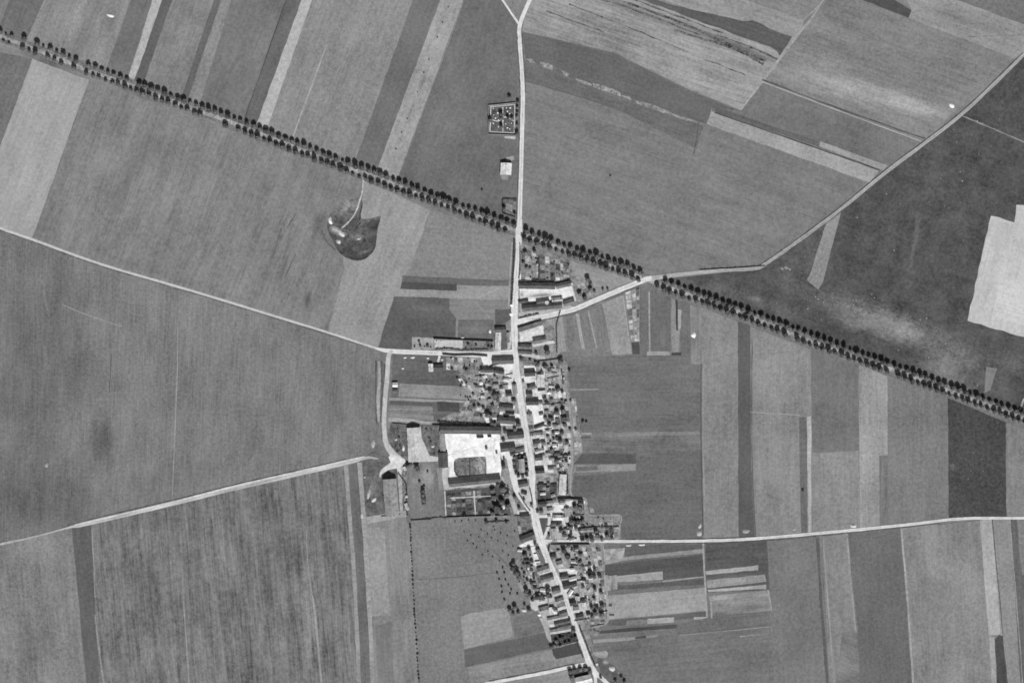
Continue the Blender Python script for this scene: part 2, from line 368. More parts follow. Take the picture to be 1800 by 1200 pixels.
# --- west block between the avenue and the west road
F([(-60, 80), (57, 104), (0, 262), (-60, 420)], 116, NW, streak=.25, blobs=[(10, 150, 30, 20, 0, 108, .5)])
F([(57, 104), (156, 141), (57, 418), (0, 402), (-60, 380), (-60, 370), (0, 258)], 162, NW, streak=.3, width=3, patch=.3, grain=.26, blobs=[(60, 270, 140, 14, NW, 172, .6), (110, 130, 60, 10, 20, 148, .6)])
F([(157, 141), (350, 208), (600, 302), (640, 318)] + PIT_WEST + [(606, 470), (577, 582), (400, 532), (180, 465), (60, 421)], 131, NW, streak=.5, width=4, patch=.3,
  blobs=[(330, 380, 150, 40, NW, 134, .5), (230, 300, 120, 30, NW, 120, .5), (541, 527, 22, 9, 95, 96, 1.0), (560, 390, 60, 20, 60, 112, .7), (505, 430, 45, 4, 105, 106, .7), (500, 470, 40, 4, 105, 108, .7), (600, 460, 45, 10, 60, 112, .7), (580, 330, 70, 25, 20, 118, .6), (250, 470, 150, 12, 18, 118, .5)])
F([(640, 318), (756, 368), (720, 480), (704, 510), (665, 612), (577, 583), (606, 470)] + PIT_EAST, 152, 115, streak=.3, width=3, patch=.3, blobs=[(665, 350, 40, 14, 110, 164, .7), (680, 460, 80, 20, 110, 156, .5), (645, 350, 30, 8, 105, 142, .7), (684, 375, 15, 5, 110, 128, .7), (690, 445, 20, 8, 110, 136, .6)])
F([(756, 368), (902, 414), (896, 492), (708, 485), (720, 478)], 136, 4, streak=.2, patch=.25)
F([(708, 484), (895, 493), (893, 503), (804, 501), (706, 498)], 108, 3)
F([(706, 495), (803, 500), (803, 511), (704, 508)], 84, 3, streak=.15)
F([(704, 508), (803, 511), (803, 501), (894, 503), (894, 528), (693, 521)], 150, 3, streak=.25)
F([(693, 521), (790, 524), (790, 545), (804, 560), (802, 598), (727, 592), (724, 613), (664, 611)], 98, 0, streak=.2, patch=.5, blobs=[(760, 545, 50, 16, 0, 114, .7), (720, 530, 40, 8, 0, 106, .6), (690, 600, 30, 8, 0, 112, .6)])
F([(790, 524), (895, 527), (896, 545), (870, 545), (870, 562), (804, 562), (790, 545)], 130, 0, patch=.5)
F([(804, 562), (868, 562), (868, 598), (803, 595)], 106, 0, blobs=[(836, 578, 34, 18, 0, 122, .9)])
F([(870, 543), (898, 544), (898, 562), (884, 573), (870, 575)], 98, 0, patch=.6, psize=4)
ribbon('track', [(804, 561), (803, 575), (803, 596)], 4, simple_mat('track', 138))
ribbon('path', [(840, 523), (880, 505)], 1.2, simple_mat('track', 166), jit=.5)
ribbon('path', [(836, 530), (862, 560)], 1.2, simple_mat('track', 150), jit=.5)
for l in ([(495, 400), (478, 455)], [(520, 445), (500, 490)], [(520, 375), (505, 400)], [(590, 440), (575, 425), (565, 405)]):
    ribbon('track', l, 2.2, simple_mat('balk', 104), jit=.9)

# --- the great west field
F([(-60, 390), (0, 403), (60, 424), (350, 517), (550, 577), (668, 618), (668, 735), (658, 790), (640, 803), (400, 860), (155, 918), (0, 956), (-60, 970)], 125, 92, streak=.55, width=5, patch=.35, grain=.36,
  blobs=[(60, 650, 320, 130, 92, 110, .8), (180, 770, 60, 34, 92, 98, .9), (60, 880, 160, 100, 0, 100, .7), (300, 840, 150, 40, -14, 108, .5), (480, 560, 160, 60, 10, 126, .6), (290, 470, 130, 40, 15, 110, .5), (590, 700, 90, 60, 90, 114, .5), (100, 730, 90, 20, 92, 120, .4)])
ribbon('track', [(312, 565), (312, 640), (309, 720), (303, 870)], [1, 2, 2.2, 1.6], simple_mat('track', 152), jit=.3)
ribbon('track', [(238, 510), (233, 600), (222, 690), (208, 800), (195, 885)], [1, 2, 4, 3, 2], simple_mat('balk', 130), jit=.8)
ribbon('track', [(108, 535), (150, 552), (215, 574)], [.6, 1.6, 1.6], simple_mat('track', 156), jit=.4)
ribbon('track', [(196, 620), (192, 690)], 2, simple_mat('balk', 104), jit=.6)
ribbon('track', [(80, 480), (78, 520), (84, 545)], 3, simple_mat('balk', 126), jit=1)

# --- south-west: streaky arable below the south-west road
F([(-60, 975), (0, 958), (155, 921), (400, 864), (608, 817), (640, 1210), (655, 1260), (-60, 1260)], 120, 85, streak=1.0, width=2.6, patch=.4, grain=.5, psize=1.5, blobs=[(540, 1080, 150, 22, 84, 136, .8), (480, 960, 130, 40, 85, 106, .7), (350, 1000, 120, 20, 85, 112, .6), (250, 1010, 40, 60, 0, 108, .6)])
F([(-60, 975), (0, 958), (128, 926), (152, 1210), (155, 1260), (-60, 1260)], 130, 85, streak=.5, width=3, patch=.6, grain=.4, blobs=[(60, 1130, 60, 40, 0, 112, .7)])
F([(126, 926), (160, 921), (168, 1080), (178, 1260), (156, 1260), (150, 1180)], 100, 85, streak=.3, patch=.4, blobs=[(180, 1055, 30, 14, 80, 108, .6)])
for l, w in (([(167, 1080), (174, 1140), (184, 1215)], [1.5, 3, 4]), ([(318, 990), (325, 1090), (333, 1215)], [.8, 2, 3]), ([(538, 930), (542, 1000), (555, 1090), (566, 1215)], [1, 2, 4, 3]), ([(162, 930), (167, 1050)], 1.2)):
    ribbon('track', l, w, simple_mat('track', 150), jit=.5)
F([(610, 817), (634, 812), (640, 900), (655, 1110), (662, 1260), (630, 1260), (622, 1000)], 110, 86, streak=.4)
F([(642, 908), (712, 903), (722, 960), (737, 1210), (739, 1260), (660, 1260), (650, 1080)], 136, 86, streak=.5, width=3)
F([(640, 925), (676, 928), (686, 1081), (651, 1083)], 152, 86, streak=.2)
F([(690, 1090), (694, 1260), (668, 1260), (660, 1100)], 122, 86, streak=.3)

# --- pasture and plots south of the farm
F([(722, 912), (905, 908), (912, 940), (925, 960), (895, 1000), (935, 1055), (948, 1075), (975, 1150), (1020, 1150), (1030, 1170), (840, 1210), (820, 1260), (739, 1260), (737, 1205), (725, 1000)], 126, 88, streak=.15, patch=.4, grain=.4, blobs=[(850, 960, 60, 30, 0, 120, .5), (800, 990, 60, 40, 0, 132, .5), (885, 930, 30, 20, 0, 118, .5)])
F([(810, 1083), (828, 1077), (886, 1068), (895, 1078), (902, 1114), (896, 1120), (816, 1140)], 150, -10, streak=.3, patch=.3)
F([(902, 1085), (948, 1074), (958, 1108), (930, 1116), (905, 1122)], 116, -10, patch=.5, blobs=[(925, 1098, 22, 12, -10, 130, .8)])
F([(815, 1141), (905, 1122), (960, 1110), (970, 1138), (818, 1172)], 102, -10, streak=.25)
F([(823, 1172), (970, 1141), (976, 1157), (1024, 1148), (1032, 1162), (930, 1184), (830, 1208), (826, 1190)], 140, -10, streak=.3, width=2)
F([(970, 1139), (1016, 1128), (1026, 1147), (978, 1158), (973, 1152)], 78, -10, streak=.15)
F([(860, 1206), (950, 1187), (998, 1177), (1006, 1210), (1008, 1260), (840, 1260)], 144, -10)
F([(665, 812), (700, 815), (672, 835), (670, 905), (640, 910), (634, 815), (645, 806)], 104, 88, grain=.6, patch=.6, psize=3)
ribbon('track', [(735, 1018), (800, 1014), (870, 1006)], 1.6, simple_mat('balk', 108), jit=.5)
ribbon('track', [(866, 965), (893, 995)], 2, simple_mat('balk', 108), jit=.5)

# --- east: long strips between the avenue and the east road
EV = 90
F([(1000, 560), (1140, 500), (1300, 560), (1600, 672), (1800, 748), (1900, 790), (1900, 905), (1690, 912), (1480, 934), (1330, 947), (1000, 953)], 122, EV)
F([(995, 628), (1232, 621), (1232, 760), (1010, 762)], 113, 0, streak=.4, width=3, patch=.3)
F([(1010, 760), (1232, 758), (1234, 800), (1118, 800), (1010, 796)], 119, 0, streak=.5, width=2)
F([(1062, 760), (1230, 758), (1230, 763), (1062, 768)], 134, 0, streak=.3)
F([(1008, 836), (1118, 828), (1119, 800), (1235, 790), (1237, 945), (1092, 947), (1090, 905), (1036, 903), (1028, 874), (1004, 868)], 108, 0, streak=.3, width=3, patch=.3)
F([(1022, 797), (1118, 797), (1118, 815), (1008, 815)], 94, 0, streak=.3)
F([(1010, 817), (1054, 818), (1056, 816), (1118, 815), (1118, 826), (1060, 829), (1008, 830)], 146, 0)
F([(1012, 820), (1050, 818), (1052, 826), (1012, 828)], 112, 0)
ribbon('track', [(999, 685), (1053, 684)], 2.6, simple_mat('track', 146))
ribbon('track', [(1022, 762), (1040, 762)], 3.4, simple_mat('track', 164))
ribbon('track', [(1008, 769), (1038, 768)], 4, simple_mat('balk', 98))
F([(1232, 540), (1300, 566), (1300, 944), (1237, 946), (1234, 800)], 136, EV, streak=.25, width=3)
F([(1297, 565), (1319, 573), (1320, 800), (1326, 941), (1298, 943)], 98, EV, streak=.2)
F([(1319, 574), (1426, 614), (1428, 936), (1330, 945), (1321, 800)], 138, EV, streak=.35, width=4, blobs=[(1370, 640, 100, 40, 90, 144, .6)])
F([(1404, 733), (1419, 733), (1419, 936), (1408, 936)], 110, EV, streak=.4)
F([(1418, 733), (1426, 731), (1426, 936), (1421, 936)], 176, EV, streak=.2)
F([(1426, 612), (1510, 643), (1510, 792), (1427, 796)], 118, EV, streak=.2)
F([(1427, 796), (1510, 792), (1513, 929), (1428, 936)], 140, EV, streak=.25)
F([(1509, 641), (1560, 661), (1561, 920), (1512, 928)], 152, EV, streak=.35, width=4, blobs=[(1520, 800, 200, 12, 90, 164, .7), (1552, 780, 30, 6, 90, 130, .6)])
F([(1545, 800), (1561, 800), (1562, 920), (1547, 924)], 116, EV, streak=.5)
F([(1560, 660), (1667, 700), (1668, 912), (1561, 921)], 124, EV, streak=.25)
F([(1666, 699), (1769, 742), (1769, 910), (1668, 912)], 78, EV, streak=.2, grain=.6, blobs=[(1675, 820, 10, 10, 0, 108, .9)])
F([(1768, 742), (1900, 790), (1900, 905), (1769, 910)], 132, EV)
ribbon('track', [(1233, 640), (1232, 760), (1236, 940)], 2, simple_mat('balk', 92), jit=.6)
ribbon('track', [(1237, 640), (1236, 760), (1239, 900)], 1.6, simple_mat('track', 150), jit=.6)
ribbon('track', [(1322, 600), (1322, 800), (1328, 940)], 1.4, simple_mat('balk', 92), jit=.4)
ribbon('track', [(1320, 724), (1405, 729)], 1.2, simple_mat('track', 154), jit=.4)

# --- allotments below the north-east road
F([(970, 561), (989, 556), (997, 617), (981, 619)], 152, 83)
F([(989, 557), (1014, 552), (1020, 615), (996, 618)], 130, 83, streak=.4)
F([(1014, 551), (1034, 545), (1047, 612), (1022, 615)], 126, 82, streak=.4)
F([(1034, 545), (1060, 534), (1077, 622), (1048, 613)], 128, 82, streak=.3)
F([(1059, 533), (1094, 519), (1111, 622), (1076, 624)], 156, 82, streak=.2)
F([(1094, 519), (1124, 504), (1125, 623), (1111, 622)], 132, 86)
F([(1124, 504), (1143, 508), (1139, 624), (1124, 623)], 116, 90)
F([(1144, 509), (1179, 523), (1179, 620), (1142, 622)], 112, 90, streak=.3, blobs=[(1165, 590, 30, 10, 90, 126, .7)])
F([(1137, 618), (1177, 617), (1177, 624), (1137, 625)], 160, 0)
F([(1180, 524), (1188, 527), (1195, 580), (1194, 619), (1181, 620)], 146, 90)
F([(1187, 527), (1191, 528), (1192, 580), (1188, 580)], 72, 90)
F([(1191, 543), (1198, 545), (1199, 578), (1192, 578)], 168, 90)
F([(1198, 530), (1214, 535), (1214, 628), (1196, 628)], 112, 90)
F([(1213, 535), (1233, 542), (1234, 640), (1214, 640)], 132, 90, streak=.4)
F([(1180, 620), (1198, 619), (1198, 624), (1180, 624)], 76, 0)
F([(1110, 602), (1124, 601), (1125, 623), (1112, 623)], 86, 90)
for l in ([(1013, 551), (1024, 614)], [(1034, 546), (1049, 612)], [(1095, 520), (1108, 612)], [(1141, 512), (1142, 620)], [(1016, 552), (1027, 614)]):
    ribbon('track', l, 2.6, simple_mat('track', 158))
F([(1002, 458), (1118, 492), (1046, 520), (1036, 500), (1002, 497)], 148, 15, streak=.3)

# --- strips south of the east road
F([(960, 955), (1240, 955), (1350, 950), (1440, 943), (1480, 1260), (1060, 1260), (1030, 1150)], 116, -5, streak=.4, width=3)
F([(1090, 957), (1237, 956), (1237, 964), (1200, 967), (1100, 977)], 100, -3, streak=.3)
F([(1062, 984), (1100, 978), (1237, 964), (1238, 971), (1100, 984), (1062, 990)], 150, -5)
F([(1062, 992), (1238, 974), (1240, 1000), (1062, 1012)], 90, -5, streak=.4)
F([(1085, 1012), (1165, 1003), (1165, 1018), (1083, 1023)], 162, -5)
F([(1165, 1003), (1240, 997), (1240, 1012), (1165, 1018)], 94, -5)
F([(1070, 1030), (1240, 1017), (1240, 1026), (1070, 1037)], 96, -5)
F([(1069, 1046), (1240, 1032), (1241, 1073), (1069, 1088)], 156, -5, streak=.3)
F([(1069, 1090), (1150, 1083), (1240, 1076), (1242, 1084), (1100, 1098), (1069, 1100)], 98, -5, streak=.4)
F([(1102, 1090), (1138, 1088), (1138, 1096), (1100, 1099)], 128, -5)
F([(1138, 1087), (1185, 1084), (1185, 1093), (1138, 1096)], 160, -5)
F([(1045, 1108), (1120, 1102), (1190, 1097), (1190, 1103), (1045, 1114)], 82, -5)
F([(1042, 1123), (1117, 1119), (1117, 1124), (1043, 1130)], 152, -5)
F([(1117, 1118), (1135, 1117), (1135, 1121), (1117, 1122)], 88, -5)
F([(1135, 1117), (1157, 1115), (1157, 1119), (1135, 1121)], 150, -5)
F([(1030, 1132), (1200, 1116), (1358, 1120), (1362, 1260), (1075, 1260)], 118, -6, streak=.3, patch=.4, blobs=[(1090, 1140, 50, 12, -5, 104, .7)])
F([(1240, 955), (1348, 950), (1352, 1037), (1243, 1040)], 92, -5, streak=.5, width=2)
F([(1240, 1003), (1333, 993), (1333, 1001), (1242, 1010)], 166, -5)
F([(1242, 1019), (1345, 1009), (1347, 1022), (1243, 1033)], 148, -5)
F([(1244, 1036), (1347, 1027), (1347, 1034), (1245, 1040)], 164, -5)
F([(1246, 1047), (1352, 1036), (1356, 1072), (1250, 1082)], 132, -5, patch=.7, streak=.5, blobs=[(1262, 1050, 25, 8, -5, 160, .9), (1340, 1045, 20, 6, -5, 160, .8), (1320, 1068, 50, 8, -5, 104, .8)])
F([(1220, 1084), (1243, 1083), (1243, 1086), (1220, 1088)], 168, -5)
F([(1242, 1085), (1352, 1074), (1356, 1100), (1190, 1115), (1190, 1098)], 112, -5, streak=.4)
ribbon('track', [(1192, 1116), (1355, 1101)], 1.6, simple_mat('track', 142)); ribbon('track', [(1300, 1118), (1352, 1113)], 2, simple_mat('track', 142)); ribbon('track', [(1358, 1100), (1360, 1125)], 5, simple_mat('track', 144))
ribbon('track', [(1350, 1036), (1357, 1073)], 2.4, simple_mat('track', 162)); ribbon('track', [(1250, 1048), (1251, 1086)], 3, simple_mat('track', 160))
ribbon('track', [(1236, 954), (1238, 1000), (1243, 1084)], 3, simple_mat('track', 160))
ribbon('track', [(1165, 1021), (1237, 1013)], 2, simple_mat('track', 160))
F([(1348, 950), (1440, 943), (1447, 1040), (1456, 1260), (1362, 1260), (1356, 1070)], 121, 87, streak=.2, patch=.4)
F([(1445, 942), (1490, 937), (1505, 1108), (1480, 1110), (1462, 1260), (1455, 1150)], 134, 86, streak=.3)
F([(1490, 936), (1584, 927), (1605, 1200), (1610, 1260), (1515, 1260), (1508, 1110)], 110, 86, streak=.2, patch=.3)
F([(1584, 927), (1724, 914), (1745, 1116), (1752, 1260), (1608, 1260)], 138, 86, streak=.35, width=4, patch=.4, blobs=[(1640, 960, 90, 25, 86, 150, .6), (1640, 1060, 50, 50, 0, 126, .6)])
F([(1722, 913), (1743, 912), (1762, 1114), (1738, 1117)], 170, 86, streak=.15)
F([(1745, 912), (1775, 912), (1797, 1205), (1800, 1260), (1768, 1260)], 142, 86, streak=.25)
F([(1749, 1124), (1757, 1116), (1763, 1116), (1772, 1205), (1775, 1260), (1756, 1260)], 82, 86)
F([(1739, 1118), (1748, 1118), (1754, 1260), (1745, 1260)], 160, 86)
F([(1775, 912), (1787, 911), (1800, 1060), (1803, 1205), (1803, 1260), (1798, 1260)], 104, 86)
F([(1787, 911), (1900, 905), (1900, 1030), (1796, 1010)], 132, 86)
F([(1796, 1010), (1900, 1030), (1900, 1260), (1803, 1260)], 104, 86)
for l, w, g in (([(1437, 945), (1443, 1050), (1455, 1210)], 5, 98), ([(1447, 942), (1452, 1020), (1467, 1205)], 2, 150), ([(1489, 937), (1497, 1040), (1505, 1110)], 2.4, 152), ([(1584, 928), (1595, 1050), (1606, 1210)], 3.4, 160), ([(1744, 912), (1763, 1115)], 1.6, 92), ([(1775, 912), (1790, 1100), (1798, 1205)], 1.6, 158)):
    ribbon('track', l, w, simple_mat('track' if g > 120 else 'balk', g), jit=.5)

# --- the old pit: sunken, rough grass with bare chalk
def build_pit():
    rings = [(1.0, 0.0), (.93, -1.2), (.82, -3.6), (.6, -4.6), (.3, -4.2)]
    loop = hole
    c = Vector((sum(p[0] for p in loop) / len(loop), sum(p[1] for p in loop) / len(loop)))
    vs_ = []; fs = []; m = len(loop)
    for k, (s, z) in enumerate(rings):
        for p in loop:
            q = c + (p - c) * s
            j = 0 if k == 0 else .8
            vs_.append((q[0] + random.uniform(-j, j), q[1] + random.uniform(-j, j), z + random.uniform(-j, j) * .7))
    for k in range(len(rings) - 1):
        for i in range(m):
            a = k * m + i; b = k * m + (i + 1) % m; fs.append((a, b, b + m, a + m))
    vs_.append((c[0], c[1], -4.0)); ci = len(vs_) - 1; k = (len(rings) - 1) * m
    for i in range(m): fs.append((k + i, k + (i + 1) % m, ci))
    me = mesh_from('pit', vs_, fs)
    mt = ground_mat('pit_grass', 96, 30, grain=.75, patch=.9, streak=.3, psize=5, blobs=[(590, 405, 14, 8, 30, 165, .9), (600, 410, 8, 4, 40, 200, 1), (580, 387, 6, 4, 100, 215, 1), (594, 424, 5, 4, 0, 200, 1), (629, 417, 13, 8, 0, 150, .8), (640, 443, 16, 4, -20, 140, .8), (655, 398, 22, 12, -20, 78, .8), (620, 430, 22, 8, 0, 82, .7), (612, 362, 34, 20, -10, 120, 1.0), (618, 372, 10, 5, 0, 84, .7)])
    o = link('pit', me, mt)
    for p in me.polygons: p.use_smooth = True
    bm = bmesh.new(); bm.from_mesh(me); bmesh.ops.recalc_face_normals(bm, faces=bm.faces)
    bm.faces.ensure_lookup_table()
    if sum(f.normal.z for f in bm.faces) < 0: bmesh.ops.reverse_faces(bm, faces=bm.faces)
    bm.to_mesh(me); bm.free()
    tag(o, 'sunken old pit with rough dark grass and bare chalk', None, None, 'structure')
    return o
PIT_OBJ = build_pit()

# ------------------------------------------------------------------ village ground
def yard(px, g, **k): return F(px, g, grain=.3, patch=k.get('patch', .4), streak=.05, psize=5, name='yard', jit=.9,  blobs=k.get('blobs', ()))
F([(912, 425), (1000, 457), (1046, 522), (1000, 542), (970, 560), (985, 625), (998, 640), (1008, 760), (1008, 835), (1003, 870), (1030, 876), (1036, 905), (1090, 905), (1090, 950), (1062, 956), (1066, 1090), (1035, 1110), (1045, 1150), (1030, 1160), (1015, 1128), (972, 1140), (945, 1075), (920, 1045), (895, 1000), (925, 962), (908, 908), (780, 910), (770, 860), (765, 745), (690, 745), (688, 620), (720, 615), (760, 594), (868, 598), (868, 575), (900, 560)], 138, 0, grain=.6, patch=1.0, psize=7, streak=.2, name='village_ground')
F([(690, 622), (800, 626), (820, 690), (822, 712), (765, 740), (688, 742)], 104, 2, streak=.3, name='garden_ground')
F([(700, 649), (800, 652), (803, 678), (700, 674)], 98, 2, streak=.3)
F([(702, 674), (824, 680), (822, 702), (700, 697)], 142, 2, streak=.3)
F([(684, 699), (822, 704), (822, 708), (760, 706), (684, 703)], 152, 2)
F([(686, 705), (760, 709), (760, 713), (686, 710)], 92, 2)
F([(684, 711), (760, 714), (762, 738), (684, 736)], 132, 2, streak=.7)
F([(768, 705), (808, 707), (808, 724), (770, 722)], 78, 0)
F([(683, 734), (725, 736), (760, 742), (755, 745), (683, 740)], 168, 2)
F([(688, 742), (716, 746), (718, 800), (700, 806), (686, 790), (680, 770)], 106, 90, grain=.8, patch=.8, psize=5)
F([(736, 746), (772, 748), (772, 800), (756, 800), (745, 775)], 108, 90, grain=.7, patch=.7, psize=5)
F([(764, 597), (812, 598), (815, 604), (813, 613), (764, 611)], 192, 0, streak=.1)
F([(724, 592), (762, 594), (762, 614), (724, 614)], 164, 0, patch=.6, psize=6)
F([(814, 599), (866, 600), (866, 614), (813, 613)], 122, 0, patch=.8, grain=.8, psize=8)
F([(722, 812), (768, 808), (780, 860), (782, 912), (722, 915), (716, 860)], 124, 88, patch=.5, blobs=[(752, 838, 16, 26, 0, 160, 1.0), (730, 845, 8, 8, 0, 150, .8), (735, 820, 12, 12, 0, 100, .7)])
F([(667, 812), (700, 814), (702, 835), (712, 905), (640, 910), (640, 880)], 106, 80, patch=.8, grain=.6, psize=4, blobs=[(655, 862, 8, 20, 0, 140, .6)])
F([(702, 815), (714, 812), (718, 905), (712, 905)], 130, 85, patch=1.2, grain=1.0, psize=9)
# the farm court
yard([(774, 751), (783, 752), (786, 795), (773, 795)], 158)
yard([(782, 757), (880, 757), (880, 775), (881, 838), (789, 847), (787, 822), (786, 795)], 242, patch=.5, blobs=[(815, 772, 24, 8, 10, 214, .6), (868, 805, 14, 20, 0, 222, .5), (800, 790, 12, 20, 0, 226, .5), (850, 795, 30, 4, 30, 216, .6)])
ribbon('path', [(787, 800), (815, 792), (850, 780), (866, 768)], 2.2, simple_mat('court_track', 222), jit=.7)
ribbon('path', [(870, 770), (868, 800), (876, 820)], 1.8, simple_mat('court_track', 218), jit=.6)
yard([(776, 822), (790, 820), (790, 848), (880, 838), (880, 850), (778, 860)], 190)
yard([(768, 822), (776, 822), (780, 860), (772, 862)], 138)
F([(803, 806), (812, 804), (848, 802), (854, 806), (855, 830), (851, 834), (808, 837), (800, 832), (798, 812)], 112, 90, patch=1.0, grain=.9, psize=7, name='lawn', jit=.2, rnd=True, blobs=[(842, 818, 16, 24, 0, 160, .9)])
F([(716, 752), (739, 750), (742, 770), (755, 800), (772, 803), (770, 810), (740, 811), (719, 813)], 196, 90, name='yard', streak=.1, patch=.2)
F([(781, 862), (866, 855), (893, 850), (898, 906), (783, 909)], 88, 90, patch=.7, psize=5, name='garden_ground')
yard([(880, 838), (884, 838), (893, 860), (905, 880), (915, 905), (905, 905), (893, 870)], 178)
# worn pale ground between the houses
for q, g in (([(886, 640), (903, 640), (908, 690), (918, 745), (926, 795), (885, 800), (880, 745), (876, 700)], 158), ([(914, 640), (958, 642), (960, 700), (964, 770), (972, 832), (942, 834), (930, 770), (918, 690)], 172), ([(934, 962), (952, 960), (975, 1010), (1008, 1108), (968, 1112), (944, 1068), (950, 1040), (936, 1000)], 170),
             ([(966, 962), (984, 975), (1018, 1010), (1036, 1060), (1036, 1086), (1014, 1092), (994, 1040), (974, 990)], 164), ([(946, 884), (980, 880), (1028, 882), (1030, 908), (1006, 948), (966, 950), (968, 915), (948, 904)], 160), ([(912, 500), (1005, 498), (1014, 530), (1000, 540), (914, 556)], 168)):
    F(q, g, 0, grain=.5, patch=1.0, psize=7, streak=0, name='worn_ground', jit=1.0)
# yards along the street, north to south
yard([(919, 476), (932, 474), (933, 494), (914, 495), (914, 485)], 236)
yard([(914, 507), (985, 505), (1003, 499), (1013, 528), (990, 530), (914, 529)], 226, blobs=[(950, 519, 30, 5, -5, 110, .8), (917, 518, 5, 8, 0, 160, .9)])
yard([(929, 524), (992, 521), (990, 528), (929, 530)], 240)
yard([(911, 551), (960, 545), (1000, 537), (1008, 538), (960, 552), (912, 557)], 176)
yard([(914, 588), (955, 572), (956, 590), (936, 598), (913, 601)], 214)
yard([(935, 605), (974, 598), (975, 602), (936, 609)], 205)
yard([(912, 621), (936, 622), (958, 626), (958, 630), (912, 626)], 190)
yard([(889, 585), (898, 582), (898, 612), (890, 615)], 196, blobs=[(890, 600, 6, 20, 0, 120, .6)])
yard([(878, 583), (890, 583), (893, 613), (880, 614)], 104)
yard([(844, 618), (905, 615), (908, 628), (860, 629), (845, 624)], 240)
yard([(845, 625), (862, 628), (864, 640), (850, 640)], 226)
yard([(843, 653), (885, 655), (885, 658), (843, 657)], 214)
yard([(866, 640), (903, 640), (904, 664), (888, 664), (886, 648), (866, 644)], 234, blobs=[(899, 655, 5, 9, 0, 165, .9)])
yard([(892, 664), (903, 664), (901, 690), (893, 688)], 226)
yard([(921, 643), (942, 643), (942, 652), (921, 652)], 238)
yard([(915, 661), (942, 660), (942, 656), (958, 655), (958, 683), (942, 684), (930, 672), (917, 672)], 226)
yard([(921, 684), (958, 686), (957, 703), (940, 700), (923, 704)], 214)
yard([(926, 712), (953, 710), (957, 740), (945, 745), (930, 748)], 236)
yard([(850, 733), (870, 722), (918, 728), (918, 735), (876, 734), (860, 742), (856, 744)], 232)
yard([(873, 743), (906, 743), (906, 746), (873, 747)], 226)
yard([(930, 757), (958, 745), (960, 760), (932, 762)], 224)
yard([(932, 766), (956, 764), (960, 775), (936, 780)], 214)
yard([(938, 784), (960, 783), (960, 792), (942, 800)], 222)
yard([(880, 774), (922, 770), (924, 780), (895, 782), (880, 782)], 206)
yard([(880, 794), (900, 790), (924, 788), (925, 797), (905, 800), (884, 806), (880, 800)], 232)
yard([(941, 808), (973, 802), (975, 832), (958, 829), (941, 820)], 222, blobs=[(960, 812, 8, 14, 0, 195, .8)])
F([(942, 834), (958, 832), (972, 838), (975, 850), (945, 852)], 158, 0, patch=.9, grain=.6, psize=6, name='yard', blobs=[(962, 841, 8, 5, -10, 100, .9), (946, 840, 8, 6, 0, 110, .7)])
F([(944, 853), (980, 850), (978, 878), (945, 882)], 84, 0, patch=.6, grain=.7, psize=6, name='garden_ground', blobs=[(959, 859, 8, 5, 0, 165, .9)])
yard([(912, 858), (928, 852), (932, 862), (936, 880), (930, 892), (922, 880), (915, 866)], 188, blobs=[(920, 864, 6, 4, 0, 110, .8)])
yard([(978, 883), (1007, 879), (1007, 887), (995, 898), (975, 906), (966, 905), (960, 890)], 224)
yard([(946, 888), (975, 888), (972, 904), (946, 903)], 168)
yard([(970, 904), (990, 904), (1000, 892), (1002, 925), (992, 924), (970, 912)], 206)
yard([(908, 898), (922, 895), (932, 903), (910, 904)], 206)
yard([(969, 920), (982, 924), (980, 950), (968, 950)], 190)
yard([(1004, 932), (1020, 928), (1021, 951), (1008, 951)], 204)
yard([(912, 958), (942, 947), (946, 952), (938, 958), (914, 960)], 226)
yard([(933, 961), (943, 960), (958, 992), (957, 996), (936, 998), (939, 988)], 238)
yard([(946, 1004), (968, 1000), (970, 1006), (950, 1016)], 232)
yard([(955, 1022), (978, 1016), (982, 1030), (965, 1036), (953, 1028)], 198)
yard([(968, 1040), (984, 1040), (990, 1050), (960, 1058), (950, 1058)], 192)
yard([(982, 1000), (1018, 1000), (1012, 1010), (984, 1006)], 224)
yard([(982, 1018), (1012, 1017), (1015, 1022), (986, 1024)], 206)
yard([(990, 1036), (1015, 1028), (1016, 1032), (996, 1040), (1000, 1050), (994, 1050)], 206)
yard([(932, 1054), (960, 1054), (958, 1066), (940, 1072), (934, 1068)], 200)
yard([(944, 1064), (975, 1058), (980, 1076), (950, 1082)], 168)
yard([(958, 1090), (1000, 1080), (1000, 1084), (975, 1094), (962, 1098)], 176)
yard([(966, 1098), (978, 1096), (980, 1103), (1005, 1102), (1003, 1106), (974, 1112), (968, 1108)], 214)
yard([(1004, 1062), (1022, 1060), (1035, 1054), (1034, 1074), (1008, 1078)], 206)
yard([(1028, 1075), (1036, 1075), (1036, 1090), (1030, 1088)], 180)
yard([(948, 1085), (956, 1085), (968, 1115), (972, 1135), (962, 1120)], 168)
F([(968, 1112), (1006, 1106), (1018, 1126), (970, 1138)], 74, -10, patch=1.0, grain=.9, psize=7, name='garden_ground')
F([(996, 1172), (1030, 1168), (1040, 1178), (1040, 1186), (1010, 1192)], 92, 0, patch=.8, psize=5, name='garden_ground')
F([(1044, 1146), (1055, 1144), (1066, 1143), (1069, 1149), (1064, 1155), (1048, 1154)], 158, 0, patch=.6, jit=.5, name='yard', rnd=True)
F([(1050, 1160), (1062, 1158), (1085, 1175), (1105, 1205), (1085, 1210), (1062, 1188)], 96, 50, patch=1.0, psize=5, jit=1, name='garden_ground', rnd=True, blobs=[(1065, 1163, 7, 5, 0, 165, .9), (1090, 1185, 8, 4, 50, 150, .8)])
F([(1060, 965), (1098, 962), (1096, 985), (1064, 992)], 160, 0, patch=.9, psize=8, name='garden_ground')
F([(1062, 1012), (1085, 1010), (1085, 1035), (1064, 1038)], 150, 88, streak=.9, patch=.9, psize=8, name='garden_ground')
